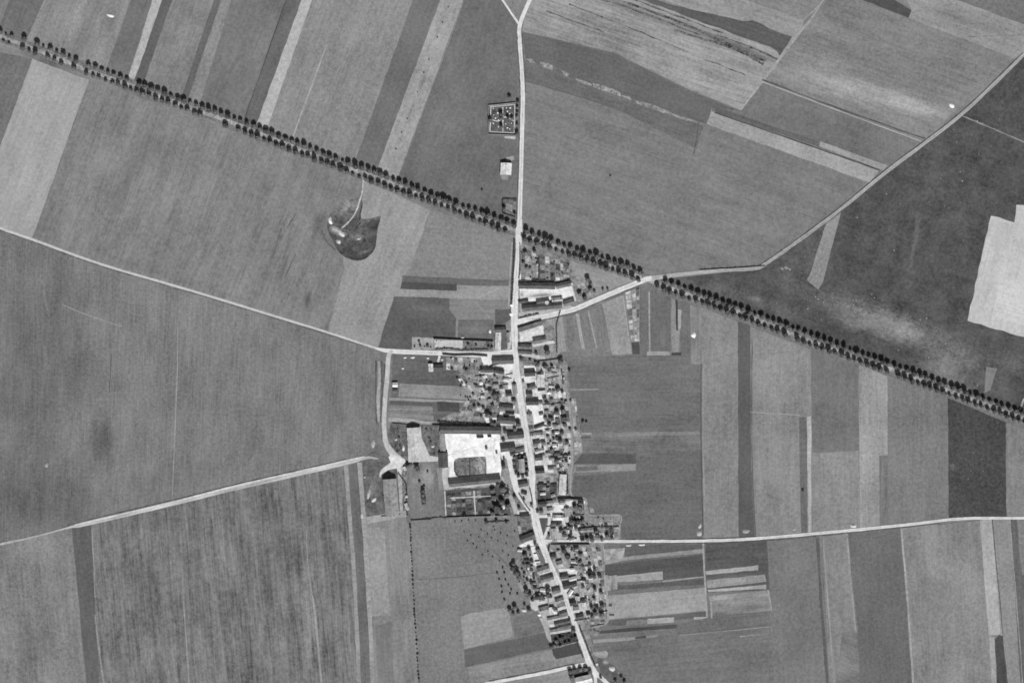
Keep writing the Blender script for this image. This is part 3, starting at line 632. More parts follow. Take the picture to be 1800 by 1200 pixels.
F([(1003, 984), (1032, 984), (1032, 995), (1003, 996)], 80, 0, patch=.5, name='garden_ground')
F([(902, 799), (925, 797), (929, 836), (910, 840)], 86, 0, patch=.6, psize=5, name='garden_ground', blobs=[(916, 817, 8, 18, 0, 176, 1.0)])
# gardens cut into beds
def garden(q, nx, ny, lo, hi, seed, label, gap=.07):
    lo -= 18; hi += 12; nx += 1; ny += 1
    rnd = random.Random(seed)
    def P(u, v):
        a = Vector(q[0]).lerp(Vector(q[1]), u); b = Vector(q[3]).lerp(Vector(q[2]), u); return a.lerp(b, v)
    base = F(q, (lo + hi) / 2 + 12, 0, grain=.6, patch=.6, psize=8, name='garden')
    base['label'] = label
    zz = base.data.vertices[0].co.z + .1
    us = sorted([0, 1] + [(i + rnd.uniform(-.3, .3)) / nx for i in range(1, nx)])
    for i in range(nx):
        k = max(1, ny + rnd.choice((-1, 0, 0, 1)))
        vs2 = sorted([0, 1] + [(j + rnd.uniform(-.35, .35)) / k for j in range(1, k)])
        for j in range(k):
            if rnd.random() < .15: continue
            du = (us[i + 1] - us[i]) * gap; dv = (vs2[j + 1] - vs2[j]) * gap
            c = [P(us[i] + du, vs2[j] + dv), P(us[i + 1] - du, vs2[j] + dv), P(us[i + 1] - du, vs2[j + 1] - dv), P(us[i] + du, vs2[j + 1] - dv)]
            g = rnd.uniform(lo, hi) if rnd.random() < .8 else rnd.uniform(hi, hi + 30)
            pw = [W(*p) for p in c]
            zt = zz + .04
            vv = [(p[0], p[1], zz - .1) for p in pw] + [(p[0] * .98 + .02 * pw[(k2 + 2) % 4][0], p[1] * .98 + .02 * pw[(k2 + 2) % 4][1], zt) for k2, p in enumerate(pw)]
            fs = [(7, 6, 5, 4)] + [(a, a + 4, (a + 1) % 4 + 4, (a + 1) % 4) for a in range(4)]
            link('bed', mesh_from('bed', vv, fs), simple_mat('bed', g, grain=.7, patch=.4, streak=.0, psize=8), base)
garden([(916, 436), (1000, 462), (1001, 493), (916, 493)], 9, 4, 92, 160, 1, 'cottage garden of small beds below the avenue')
garden([(1098, 514), (1124, 504), (1124, 600), (1109, 601)], 2, 12, 96, 165, 2, 'narrow allotment garden in a strip below the forked road')
garden([(958, 642), (990, 640), (996, 700), (958, 700)], 4, 5, 116, 176, 3, 'gardens behind the upper east side of the street')
garden([(958, 702), (998, 702), (1006, 770), (962, 770)], 4, 6, 112, 172, 4, 'gardens behind the middle of the east side of the street')
garden([(962, 772), (1006, 772), (1002, 832), (974, 832)], 4, 5, 112, 172, 5, 'gardens north of the long pale shed')
garden([(1004, 700), (1012, 700), (1024, 795), (1010, 800)], 1, 8, 120, 165, 6, 'outermost garden strip east of the village')
garden([(798, 657), (886, 660), (888, 690), (822, 690), ], 8, 3, 112, 174, 7, 'gardens behind the upper west side of the street')
garden([(826, 690), (888, 692), (876, 735), (806, 730)], 7, 4, 106, 172, 8, 'gardens north of the walled farm')
garden([(784, 627), (842, 629), (842, 652), (784, 650)], 7, 2, 104, 165, 9, 'gardens south of the walled lane')
garden([(784, 866), (862, 860), (866, 902), (785, 907)], 8, 5, 52, 112, 10, 'walled kitchen garden below the great farm')
garden([(1004, 907), (1086, 908), (1088, 944), (1022, 946)], 8, 3, 84, 160, 11, 'gardens beside the east road')
garden([(990, 960), (1056, 960), (1060, 1002), (1012, 1004)], 7, 4, 108, 178, 12, 'gardens below the east road')
garden([(1018, 1008), (1062, 1006), (1064, 1080), (1036, 1082)], 5, 6, 112, 175, 13, 'gardens behind the lower east side of the street')
garden([(908, 908), (936, 908), (944, 938), (912, 942)], 3, 3, 88, 140, 14, 'garden plot west of the green')
garden([(910, 975), (932, 970), (958, 1040), (930, 1050)], 3, 6, 96, 165, 15, 'gardens by the orchard')
garden([(1038, 1088), (1064, 1088), (1050, 1120), (1034, 1112)], 2, 3, 110, 160, 16, 'garden corner at the south end')
garden([(985, 895), (1025, 882), (1027, 905), (1004, 912)], 4, 3, 96, 165, 17, 'gardens south of the long pale shed')
garden([(1014, 500), (1040, 492), (1046, 516), (1024, 524)], 3, 3, 80, 150, 18, 'tree garden at the bend of the forked road')
prnd = random.Random(55)
def street_x0(y): return 905 + max(0, y - 600) * .0 + (0 if y < 640 else (y - 640) * .16 if y < 870 else 37 + (y - 870) * .36)
for (n, y0, y1, d0, d1, sd) in ((24, 640, 735, 16, 70, -1), (28, 640, 830, 30, 64, 1), (20, 880, 945, 30, 90, 1), (28, 960, 1085, 14, 66, 1), (20, 965, 1105, 10, 44, -1)):
    for _ in range(n):
        y = prnd.uniform(y0, y1); x = street_x0(y) + sd * prnd.uniform(d0, d1); a = prnd.uniform(3, 8); b = prnd.uniform(1.5, 4)
        F([(x - a, y - b), (x + a * .2, y - b * 1.2), (x + a, y - b * .6), (x + a * .9, y + b), (x - a * .6, y + b * 1.1)], prnd.choice((160, 186, 206, 222, 232, 80)), 0, name='bare_patch', jit=.7, psize=6)
# the cemetery and the little plot north of the avenue
F([(858, 186), (907, 181), (906, 237), (858, 236)], 98, 0, patch=1.0, grain=.7, psize=7, name='cemetery_ground')
for l in ([(862, 188), (905, 184)], [(863, 188), (861, 232)], [(861, 232), (903, 234)], [(905, 184), (904, 234)], [(862, 210), (876, 213), (888, 206), (904, 213)], [(884, 188), (884, 232)]):
    ribbon('path', l, 1.7, simple_mat('gravel', 200))
garden([(882, 348), (908, 349), (906, 381), (883, 375)], 3, 4, 84, 140, 19, 'small garden plot by the road just above the avenue')
F([(889, 276), (903, 275), (904, 281), (890, 283)], 158, 0, jit=.7, name='yard')
F([(880, 308), (894, 308), (893, 316), (882, 315)], 140, 0, jit=.7, name='yard')
F([(886, 240), (906, 240), (906, 245), (888, 243)], 190, 0, jit=.4, name='yard')

# ------------------------------------------------------------------ roads
LEVEL[LEVEL > 0] += 24          # roads clear the raised garden beds
chalk = ground_mat('chalk_road', 218, 0, grain=.22, patch=.35, streak=.0, psize=6, seed=3)
dusty = ground_mat('dusty_road', 196, 0, grain=.2, patch=.25, streak=.0, psize=6, seed=4)
verge = ground_mat('verge', 122, 20, grain=.6, patch=.6, streak=.2, psize=5, seed=5)
metalled = ground_mat('avenue_road', 158, 20, grain=.7, patch=.9, streak=.2, psize=5, seed=6)
AVE = [(-60, 42), (0, 64), (64, 88), (150, 122), (240, 154), (350, 195), (425, 222), (530, 264), (600, 291), (680, 319), (740, 343), (820, 373), (905, 405), (960, 427), (1030, 450), (1110, 481), (1160, 500), (1240, 528), (1300, 549), (1400, 590), (1510, 631), (1600, 660), (1680, 691), (1770, 723), (1860, 757)]
ribbon('verge', AVE, 17, verge, jit=1.0)
ribbon('road', AVE, 6.5, metalled, label='straight tree-lined road crossing the whole view')
ribbon('road', [(-60, 378), (0, 401), (60, 422), (180, 465), (350, 515), (550, 576), (640, 605), (668, 614)], [5, 5, 4.6, 4.4, 4.4, 4, 4, 4], dusty, label='pale country track curving in from the west edge')
ribbon('road', [(660, 612), (690, 617), (760, 620), (845, 623), (907, 624)], [4, 8, 8, 10, 11], chalk, label='white village lane running west from the street')
ribbon('road', [(690, 616), (683, 626), (681, 660), (677, 700), (675, 740), (677, 772), (688, 794), (706, 811)], [4, 8, 8, 8, 8, 9, 11, 13], ground_mat('lane', 188, 90, grain=.3, patch=.4, streak=.2, psize=5, seed=8), label='grey lane bending round the west side of the farm')
ribbon('track', [(666, 634), (667, 670), (664, 705), (666, 740)], [4, 5, 7, 4], simple_mat('track', 160), jit=.6)
ribbon('track', [(661, 634), (661, 700), (662, 745)], 2, simple_mat('balk', 92), jit=.6)
ribbon('track', [(672, 634), (671, 690), (669, 740)], 2, simple_mat('balk', 92), jit=.6)
ribbon('road', [(706, 809), (688, 815), (672, 826), (668, 838)], [9, 5, 4, 3], dusty)
ribbon('track', [(706, 811), (703, 838), (706, 905)], [9, 7, 5], simple_mat('track', 176), jit=.5)
ribbon('track', [(645, 914), (680, 908), (714, 902)], 12, simple_mat('track', 160))
ribbon('road', [(-60, 972), (0, 956), (60, 943), (120, 927), (155, 919), (300, 885), (400, 860), (500, 837), (610, 812), (645, 804), (665, 806)], [4, 4, 3, 3, 8, 8, 9, 9, 9, 5, 3], ground_mat('south_track', 184, -14, grain=.25, patch=.4, streak=.8, width=2, seed=9), label='broad pale track climbing from the lower west edge')
ribbon('track', [(608, 816), (614, 900), (622, 1000), (628, 1120), (633, 1260)], [7, 7, 7, 7, 7], simple_mat('track', 152), jit=.6)
ribbon('track', [(632, 812), (637, 880), (643, 960), (650, 1080), (657, 1260)], [8, 8, 9, 8, 6], simple_mat('track', 158), jit=.6)
ribbon('road', [(878, -8), (895, 18), (913, 44)], [3.4, 3.4, 4], chalk)
ribbon('road', [(958, -60), (934, -6), (914, 44), (914, 80), (917, 120), (919, 165), (918, 215), (916, 300), (913, 395)], [6, 6.5, 7, 7, 7, 7.5, 7.5, 7, 8], chalk, label='white road running north past the cemetery')
ribbon('road', [(905, 568), (932, 561), (962, 555), (985, 549.5), (1013, 542), (1060, 522), (1130, 493), (1150, 489)], [12, 9.5, 9, 9, 9, 9, 9, 8], chalk, label='white road forking off the street towards the avenue')
ribbon('road', [(1146, 489), (1190, 483), (1260, 476), (1325, 472), (1345, 464), (1400, 426), (1480, 366), (1560, 301), (1690, 201), (1800, 96), (1880, 20)], [8, 7, 6, 6, 6, 6, 6, 6, 6, 6, 6], ground_mat('field_road', 172, -35, grain=.3, patch=.3, streak=.3, seed=11), label='grey road running to the upper right corner')
ribbon('road', [(914, 385), (912, 412), (911, 440), (907, 500), (904, 560), (905, 600), (907, 640), (912, 680), (921, 740), (929, 790), (935, 830), (936, 870), (940, 905), (948, 940), (962, 980), (985, 1030), (1004, 1080), (1024, 1132), (1036, 1165), (1046, 1182)],
       [8, 12, 8.5, 10, 12, 11, 11, 11, 11, 12, 12, 9, 13, 14, 10, 9, 8.5, 8, 10, 10], ground_mat('village_street', 218, 88, grain=.22, patch=.35, streak=.0, psize=6, seed=12), label='winding white main street of the village')
ribbon('road', [(893, 795), (900, 820), (906, 850), (910, 866), (920, 882), (935, 900)], [10, 13, 12, 8, 6, 9], chalk, label='side lane running beside the church island')
ribbon('road', [(908, 840), (922, 838), (936, 834)], [10, 9, 10], chalk)
ribbon('road', [(944, 907), (960, 907), (972, 902)], 5, chalk)
ribbon('road', [(966, 907), (964, 925), (957, 943), (952, 950)], [4, 4.5, 5, 6], chalk)
ribbon('road', [(956, 952), (1000, 951), (1100, 951), (1230, 950), (1330, 946), (1480, 933), (1600, 921), (1690, 911), (1800, 910), (1900, 908)], [9, 5, 5, 5, 5, 5.4, 5, 4.6, 4.4, 4.4], chalk, label='white road leaving the village eastwards')
ribbon('road', [(1037, 1165), (1010, 1170), (950, 1183), (860, 1200), (780, 1218)], [8, 6, 6, 6, 6], chalk, label='white lane leaving the south end westwards')
ribbon('road', [(1044, 1180), (1062, 1195), (1090, 1222), (1120, 1250)], [9, 6.5, 6, 6], chalk)
ribbon('road', [(1045, 1180), (1047, 1200), (1048, 1260)], [8, 5, 5], chalk)
def offset(pts, d):
    out = []
    for i, p in enumerate(pts):
        a = Vector(pts[max(0, i - 1)]); b = Vector(pts[min(len(pts) - 1, i + 1)]); t = (b - a).normalized(); out.append((p[0] - t[1] * d, p[1] + t[0] * d))
    return out
ditch = simple_mat('ditch_grass', 96, grain=.7, patch=1.0, streak=.2, psize=6); rut = simple_mat('rut', 198, grain=.4, patch=.8, streak=.1, psize=5)
for pts, d in (([(0, 401), (60, 422), (180, 465), (350, 515), (550, 576), (640, 605)], 3.2), ([(932, 561), (962, 555), (985, 549.5), (1013, 542), (1060, 522), (1125, 495)], 5.6), ([(914, 60), (914, 80), (917, 120), (919, 165), (918, 215), (916, 300), (913, 385)], 4.6),
               ([(914, 60), (914, 80), (917, 120), (919, 165)], -4.6), ([(1100, 951), (1230, 950), (1330, 946), (1480, 933), (1600, 921)], 3.4), ([(1100, 951), (1230, 950), (1330, 946)], -3.4), ([(1260, 476), (1325, 472), (1345, 464), (1400, 426), (1480, 366), (1560, 301), (1690, 201), (1800, 96)], -3.6),
               ([(1345, 464), (1400, 426), (1480, 366), (1560, 301), (1690, 201), (1800, 96)], 3.6), ([(155, 919), (300, 885), (400, 860), (500, 837), (610, 812)], -5.2), ([(1010, 1170), (950, 1183), (860, 1200)], 3.6), ([(681, 640), (677, 700), (675, 740), (677, 772)], 4.8)):
    ribbon('ditch', offset(pts, d), 1.5, ditch, jit=.6)
for pts, d in (([(914, 60), (914, 80), (917, 120), (919, 165), (918, 215), (916, 300), (913, 395)], 0), ([(932, 561), (962, 555), (985, 549.5), (1013, 542), (1060, 522), (1130, 493)], .4), ([(911, 440), (907, 500), (904, 560), (905, 600), (907, 640), (912, 680), (921, 740), (929, 790), (935, 830), (936, 870), (940, 905), (948, 940), (962, 980), (985, 1030), (1004, 1080), (1024, 1132), (1036, 1165)], .5),
               ([(1000, 951), (1100, 951), (1230, 950), (1330, 946), (1480, 933), (1600, 921), (1690, 911), (1800, 910)], 0), ([(700, 617), (760, 620), (845, 623)], 0), ([(1260, 476), (1325, 472), (1345, 464), (1400, 426), (1480, 366), (1560, 301), (1690, 201), (1800, 96)], .3)):
    ribbon('track', offset(pts, d), 1.3, rut if pts[0][0] < 1200 else simple_mat('rut', 150, grain=.4, patch=.8, streak=.1, psize=5), jit=.5)
PIT_TRACK = ribbon('track', [(640, 305), (637, 335), (633, 350), (625, 372), (614, 388), (600, 401)], [3.4, 2.6, 2.4, 2.2, 2.4, 3], simple_mat('track', 178), z=.9)
_pm = PIT_OBJ.data; _bvh = BVHTree.FromPolygons([v.co for v in _pm.vertices], [tuple(p.vertices) for p in _pm.polygons])
for v in PIT_TRACK.data.vertices:
    h = _bvh.ray_cast(Vector((v.co.x, v.co.y, 50)), Vector((0, 0, -1)))
    if h[0] is not None: v.co.z = h[0].z + .35
yard([(688, 796), (700, 802), (712, 806), (714, 810), (706, 820), (705, 832), (699, 832), (697, 822), (684, 825), (672, 834), (668, 829), (680, 817), (686, 812), (682, 802)], 214)
ribbon('track', [(155, 917), (300, 883), (400, 857), (500, 834), (610, 809), (640, 802)], [2, 3, 3, 3, 3, 2], simple_mat('gravel', 208))
F([(948, 910), (963, 910), (955, 942)], 88, 90, name='green', patch=.4)
ribbon('path', [(994, 640), (996, 690), (1002, 720), (1006, 800), (1003, 840), (1003, 864), (1009, 873), (1028, 876), (1030, 893), (1038, 905), (1088, 905), (1090, 922)], 3.0, simple_mat('track', 158), jit=.5)
ribbon('path', [(1066, 1010), (1067, 1050), (1067, 1092), (1040, 1100)], 4.0, simple_mat('track', 156), jit=.5)
ribbon('path', [(773, 616), (772, 628), (770, 636)], 4, simple_mat('gravel', 214))
ribbon('path', [(858, 626), (861, 634), (858, 644)], 4, simple_mat('gravel', 220))
ribbon('path', [(833, 862), (836, 905)], 2, simple_mat('gravel', 196)); ribbon('path', [(792, 875), (866, 871)], 1.8, simple_mat('gravel', 190))
ribbon('path', [(782, 862), (784, 908)], 2, simple_mat('gravel', 190))
ribbon('path', [(900, 425), (896, 495), (894, 540)], 3, simple_mat('track', 160), jit=.4)

# ------------------------------------------------------------------ buildings
def unit_box(name):
    v = [(x, y, z) for z in (0, 1) for y in (-.5, .5) for x in (-.5, .5)]
    f = [(0, 2, 3, 1), (4, 5, 7, 6), (0, 1, 5, 4), (2, 6, 7, 3), (0, 4, 6, 2), (1, 3, 7, 5)]
    return mesh_from(name, v, f)
WINDOW = unit_box('window'); WINDOW.materials.append(GLASSY)
DOOR = unit_box('door'); DOOR.materials.append(DARKWOOD)
def chimney_mesh():
    v = []; f = []
    for (w, dd, z0, z1) in ((.7, .9, 0, 1.6), (.86, 1.06, 1.6, 1.8)):
        b = len(v)
        v += [(x * w / 2, y * dd / 2, z) for z in (z0, z1) for y in (-1, 1) for x in (-1, 1)]
        f += [tuple(i + b for i in q) for q in ((0, 2, 3, 1), (4, 5, 7, 6), (0, 1, 5, 4), (2, 6, 7, 3), (0, 4, 6, 2), (1, 3, 7, 5))]
    return mesh_from('chimney', v, f)
CHIM = chimney_mesh(); CHIM.materials.append(simple_mat('brick', 110, grain=.4, patch=.3, streak=0))

def building(x1, y1, x2, y2, w, g, eave=None, pitch=30, kind='house', wallg=150, chimneys=None, rnd=None):
    """ridge runs from (x1, y1) to (x2, y2), all in photo pixels; w is the full width across"""
    rnd = rnd or random
    a = Vector(W(x1, y1)); b = Vector(W(x2, y2)); c = (a + b) / 2; L = (b - a).length; wd = w * S
    rz = math.atan2(b[1] - a[1], b[0] - a[0])
    eave = eave if eave is not None else {'house': 3.1, 'barn': 3.6, 'shed': 2.3, 'church': 6.0}[kind]
    root = empty({'house': 'house', 'barn': 'barn', 'shed': 'shed', 'church': 'chapel'}[kind], (c[0], c[1], 0), rz)
    hl, hw = L / 2, wd / 2
    rise = hw * math.tan(R(pitch))
    ins = .25
    wv = [(-hl + ins, -hw + ins, 0), (hl - ins, -hw + ins, 0), (hl - ins, hw - ins, 0), (-hl + ins, hw - ins, 0),
          (-hl + ins, -hw + ins, eave), (hl - ins, -hw + ins, eave), (hl - ins, hw - ins, eave), (-hl + ins, hw - ins, eave),
          (-hl + ins, 0, eave + rise - .25), (hl - ins, 0, eave + rise - .25)]
    wf = [(0, 1, 5, 4), (2, 3, 7, 6), (1, 2, 6, 9, 5), (3, 0, 4, 8, 7)]
    link('wall', mesh_from('wall', wv, wf), wall_mat(wallg), root)
    # roof: two slopes with thickness, slightly sagging ridge and broken eaves line
    n = max(3, int(L / 2.5)); tv = []; tf = []
    th = .22
    for i in range(n + 1):
        x = -hl + L * i / n
        sag = -.18 * math.sin(math.pi * i / n) + rnd.uniform(-.06, .06)
        e0 = rnd.uniform(-.1, .1); e1 = rnd.uniform(-.1, .1)
        zr = eave + rise + sag
        tv += [(x, -hw - .15 + e0, eave - .1), (x, 0, zr), (x, hw + .15 + e1, eave - .1),
               (x, -hw - .15 + e0, eave - .1 + th), (x, 0, zr + th), (x, hw + .15 + e1, eave - .1 + th)]
    for i in range(n):
        p = 6 * i; q = p + 6
        tf += [(p + 3, q + 3, q + 4, p + 4), (p + 4, q + 4, q + 5, p + 5), (p + 1, q + 1, q, p), (p + 2, q + 2, q + 1, p + 1), (p, q, q + 3, p + 3), (q + 2, p + 2, p + 5, q + 5)]
    e = 6 * n
    tf += [(0, 3, 4, 1), (1, 4, 5, 2), (e + 1, e + 4, e + 3, e), (e + 2, e + 5, e + 4, e + 1)]
    roof = link('roof', mesh_from('roof', tv, tf), roof_mat(g), root)
    # ridge cap
    cv = []; cf = []
    for i in (0, 1):
        x = -hl if i == 0 else hl
        cv += [(x, -.22, eave + rise + th - .2), (x, 0, eave + rise + th + .05), (x, .22, eave + rise + th - .2)]
    cf = [(0, 3, 4, 1), (1, 4, 5, 2), (0, 1, 2), (5, 4, 3)]
    link('ridge_cap', mesh_from('ridge_cap', cv, cf), roof_mat(min(200, g + 18)), roof)
    if chimneys is None: chimneys = (1 if L < 12 else 2) if kind == 'house' else 0
    for k in range(chimneys):
        ch = link('chimney', CHIM, None, roof)
        ch.location = ((-.34 if k == 0 else .36) * L + rnd.uniform(-.5, .5), rnd.choice((-1, 1)) * .3, eave + rise - .5)
    if kind in ('house', 'barn', 'church', 'shed'):
        big = kind == 'barn'
        dr = link('door', DOOR, None, root); side = rnd.choice((-1, 1))
        dr.location = (rnd.uniform(-.2, .2) * L, side * (hw - ins + .01), 0); dr.scale = (3.0, .12, 3.0) if big else (1.0, .12, min(2.05, eave - .2))
        if kind != 'shed':
            m = max(2, min(6, int(L / 3.6)))
            for s in (-1, 1):
                for j in range(m):
                    x = -hl + L * (j + .5) / m
                    if s == side and abs(x - dr.location.x) < (2.2 if big else 1.2): continue
                    wn_ = link('window', WINDOW, None, root); wn_.location = (x, s * (hw - ins + .01), 1.0); wn_.scale = (.9, .1, min(1.3, eave - 1.3))
    return root

STREET = [(385, 914), (440, 911), (500, 907), (560, 904), (600, 905), (640, 907), (680, 912), (740, 921), (790, 929), (830, 935), (870, 936), (905, 940), (940, 948), (980, 962), (1030, 985), (1080, 1004), (1132, 1024), (1165, 1036), (1210, 1046)]
def street_x(y):
    for (ya, xa), (yb, xb) in zip(STREET, STREET[1:]):
        if ya <= y <= yb: return xa + (xb - xa) * (y - ya) / (yb - ya)
    return STREET[-1][1] if y > 1000 else STREET[0][1]
def tone(g):
    return 'near-black' if g <= 66 else 'dark' if g <= 100 else 'mid-grey' if g <= 140 else 'pale grey' if g <= 186 else 'white'

# x1, y1, x2, y2, width, grey, kind, extra label (None: worked out from its place on the street), options
BL = [
 # north of the lane, west side
 (870, 580, 890, 579, 9, 92, 'barn', None, {}),
 (876, 584, 875, 615, 10, 214, 'house', None, {'chimneys': 1}),
 (893, 584, 893, 602, 6, 150, 'shed', None, {}),
 # the walled lane
 (866, 634, 903, 633, 11, 98, 'barn', 'long dark barn at the corner of the lane and the street', {'eave': 4.2}),
 (844, 650, 868, 650, 9, 86, 'house', None, {}), (869, 651, 886, 654, 8, 80, 'barn', None, {}),
 (762, 646, 779, 646, 11, 84, 'house', 'dark-roofed cottage standing alone south of the lane', {}),
 (757, 639, 758, 653, 8, 234, 'shed', 'white-roofed wing at the end of the lone cottage', {'eave': 3.2}),
 (690, 676, 700, 676, 8, 232, 'shed', 'small white-roofed hut beside the bending lane', {'eave': 3.2}),
 (691, 687, 699, 687, 7, 96, 'shed', 'small dark-roofed hut beside the bending lane', {}),
 # west side, street
 (904, 675, 906, 692, 8, 152, 'house', None, {}), (889, 692, 900, 691, 8, 74, 'shed', None, {'eave': 2.8}),
 (899, 703, 907, 702, 6, 66, 'shed', None, {}), (878, 714, 902, 717, 10, 96, 'house', None, {}),
 (889, 726, 904, 726, 5, 66, 'shed', None, {}), (875, 738, 906, 740, 11, 98, 'barn', None, {}),
 (892, 765, 921, 763, 12, 84, 'barn', None, {'eave': 4}), (880, 788, 906, 785, 12, 84, 'barn', None, {}), (906, 792, 922, 788, 7, 120, 'shed', None, {}),
 (901, 796, 922, 790, 4, 70, 'shed', None, {}),
 # the great farm
 (774, 755, 881, 756, 13, 100, 'barn', 'very long dark barn closing the north side of the white farm court', {'eave': 5.0}),
 (779, 795, 780, 821, 16, 84, 'barn', 'square dark-roofed gatehouse barn on the west side of the farm court', {'eave': 3.5, 'pitch': 30}),
 (777, 757, 779, 794, 9, 166, 'shed', 'narrow pale lean-to range along the west edge of the farm court', {'eave': 3.0, 'pitch': 20}),
 (789, 850, 880, 841, 11, 100, 'barn', 'long dark barn closing the south side of the white farm court', {'eave': 4.6}),
 (838, 767, 850, 767, 4.5, 76, 'shed', 'small dark shed inside the farm court under the long barn', {}),
 (857, 766, 864, 766, 3.6, 60, 'shed', 'tiny black shed inside the farm court beside the small dark shed', {}),
 (727, 751, 730, 811, 23, 204, 'barn', 'broad white-roofed barn west of the farm court', {'eave': 5.2, 'pitch': 22}),
 (685, 841, 690, 906, 24, 166, 'barn', 'big pale barn with its ridge north to south below the lane bend', {'eave': 5.4, 'pitch': 36}),
 (713, 872, 717, 872, 4, 220, 'shed', 'tiny white hut beside the hedge east of the big pale barn, northern one', {}),
 (713, 884, 718, 896, 5, 206, 'shed', 'small white hut beside the hedge east of the big pale barn, southern one', {}),
 (710, 820, 714, 826, 4, 224, 'shed', 'small white slanting shed at the lane bend', {}),
 # east side
 (912, 502, 976, 503, 11, 92, 'barn', None, {'eave': 4.0}), (977, 504, 1004, 498, 9, 112, 'barn', None, {}), (1000, 501, 1005, 497, 6, 226, 'shed', None, {}),
 (911, 531, 929, 528, 5.5, 88, 'shed', None, {}), (943, 532, 966, 529, 7, 104, 'barn', None, {}), (970, 528, 989, 526, 8, 188, 'house', None, {}),
 (918, 542, 988, 536, 11, 94, 'barn', None, {'eave': 4.2}), (961, 529, 962, 540, 6, 234, 'shed', None, {'eave': 4.5}), (990, 535, 1010, 529, 10, 122, 'barn', None, {}),
 (912, 584, 954, 571, 15, 196, 'barn', None, {'eave': 4.2, 'pitch': 36}), (937, 600, 960, 596, 10, 118, 'house', None, {}),
 (911, 609, 935, 610, 9, 132, 'house', None, {}), (911, 617, 935, 618, 9, 88, 'house', None, {}),
 (922, 656, 941, 655, 11, 82, 'house', None, {}), (927, 682, 942, 678, 8, 104, 'house', None, {}), (945, 684, 958, 683, 6, 62, 'shed', None, {'eave': 3}),
 (950, 658, 951, 681, 13, 212, 'barn', None, {'eave': 3.4, 'pitch': 22}),
 (925, 692, 936, 692, 9, 92, 'shed', None, {'eave': 3}), (925, 706, 947, 706, 11, 80, 'house', None, {}), (948, 708, 954, 707, 6, 150, 'shed', None, {}),
 (931, 727, 934, 746, 9, 172, 'house', None, {}), (930, 754, 938, 752, 9, 124, 'house', None, {}), (939, 752, 957, 745, 5, 78, 'shed', None, {}),
 (932, 765, 955, 763, 8, 188, 'house', None, {'eave': 3.6}), (937, 780, 950, 778, 10, 104, 'house', None, {}), (951, 778, 959, 777, 8, 96, 'shed', None, {}),
 (948, 778, 949, 787, 5, 232, 'shed', None, {'eave': 4.2}), (940, 794, 957, 790, 7, 192, 'house', None, {}), (940, 804, 954, 803, 10, 78, 'house', None, {}),
 (941, 827, 957, 826, 9, 62, 'barn', None, {}),
 (990, 833, 988, 869, 12, 214, 'barn', 'long white-roofed shed with rounded ends east of the green', {'eave': 4.2, 'pitch': 20}),
 (916, 806, 918, 830, 10, 172, 'church', 'pale chapel inside the dark ring of trees on the street island', {'chimneys': 0}),
 (911, 851, 928, 848, 10, 94, 'house', 'dark-roofed house at the north end of the street island', {}),
 (917, 864, 926, 867, 6, 74, 'shed', 'small dark shed in the middle of the street island', {}),
 (946, 886, 960, 885, 9, 84, 'house', None, {}), (961, 884, 972, 883, 8, 178, 'house', None, {}), (962, 897, 972, 895, 9, 176, 'house', None, {}),
 (982, 883, 994, 882, 7, 160, 'house', None, {}), (996, 892, 998, 907, 9, 176, 'house', None, {}), (972, 909, 990, 909, 9, 226, 'house', None, {'eave': 3.4}),
 (969, 921, 988, 919, 7, 98, 'shed', None, {}), (973, 928, 975, 951, 9, 178, 'house', None, {'eave': 3.4}), (1020, 932, 1043, 930, 7, 152, 'shed', None, {}),
 (914, 907, 931, 906, 8, 92, 'house', None, {}), (914, 948, 939, 939, 11, 90, 'barn', None, {}),
 (945, 965, 955, 990, 8, 116, 'house', None, {}), (944, 1004, 966, 997, 11, 164, 'house', None, {}), (950, 1019, 973, 1012, 9, 112, 'house', None, {}),
 (970, 1039, 985, 1035, 9, 104, 'house', None, {}), (976, 1057, 991, 1052, 9, 152, 'house', None, {}),
 (967, 978, 978, 976, 8, 88, 'house', None, {}), (978, 992, 989, 989, 12, 182, 'house', None, {}), (984, 1013, 999, 1011, 8, 88, 'house', None, {}),
 (1000, 1018, 1013, 1015, 7, 220, 'shed', None, {'eave': 3}), (989, 1030, 1014, 1024, 10, 80, 'barn', None, {}), (999, 1046, 1006, 1036, 6, 232, 'shed', None, {}),
 (1015, 1047, 1015, 1055, 8, 202, 'shed', None, {'eave': 3}), (1001, 1060, 1013, 1057, 9, 70, 'house', None, {}), (1014, 1057, 1031, 1053, 6, 80, 'shed', None, {}),
 (948, 1073, 965, 1069, 12, 166, 'house', None, {}), (968, 1066, 970, 1078, 7, 238, 'shed', None, {'eave': 3.2}), (980, 1067, 994, 1063, 11, 192, 'house', None, {}),
 (983, 1078, 997, 1074, 8, 106, 'house', None, {}), (962, 1089, 998, 1081, 7, 182, 'barn', None, {'eave': 2.6}), (974, 1096, 1003, 1089, 8, 90, 'house', None, {}),
 (980, 1102, 1004, 1097, 7, 96, 'house', None, {}), (967, 1110, 1003, 1104, 8, 192, 'barn', None, {'eave': 3}),
 (1008, 1071, 1018, 1070, 10, 194, 'house', None, {}), (1012, 1084, 1026, 1081, 8, 90, 'house', None, {}), (1026, 1058, 1027, 1070, 8, 210, 'shed', None, {}),
 (1011, 1197, 1040, 1190, 14, 222, 'barn', 'white-roofed barn at the bottom end of the street', {'eave': 4.0}),
 # north of the avenue
 (890, 287, 889, 308, 19, 224, 'house', 'square white-roofed house alone beside the north road', {'eave': 4.6, 'pitch': 18, 'chimneys': 1}),
]
irnd = random.Random(77); taken = [((b[0] + b[2]) / 2, (b[1] + b[3]) / 2, math.hypot(b[2] - b[0], b[3] - b[1]) / 2 + 3) for b in BL]
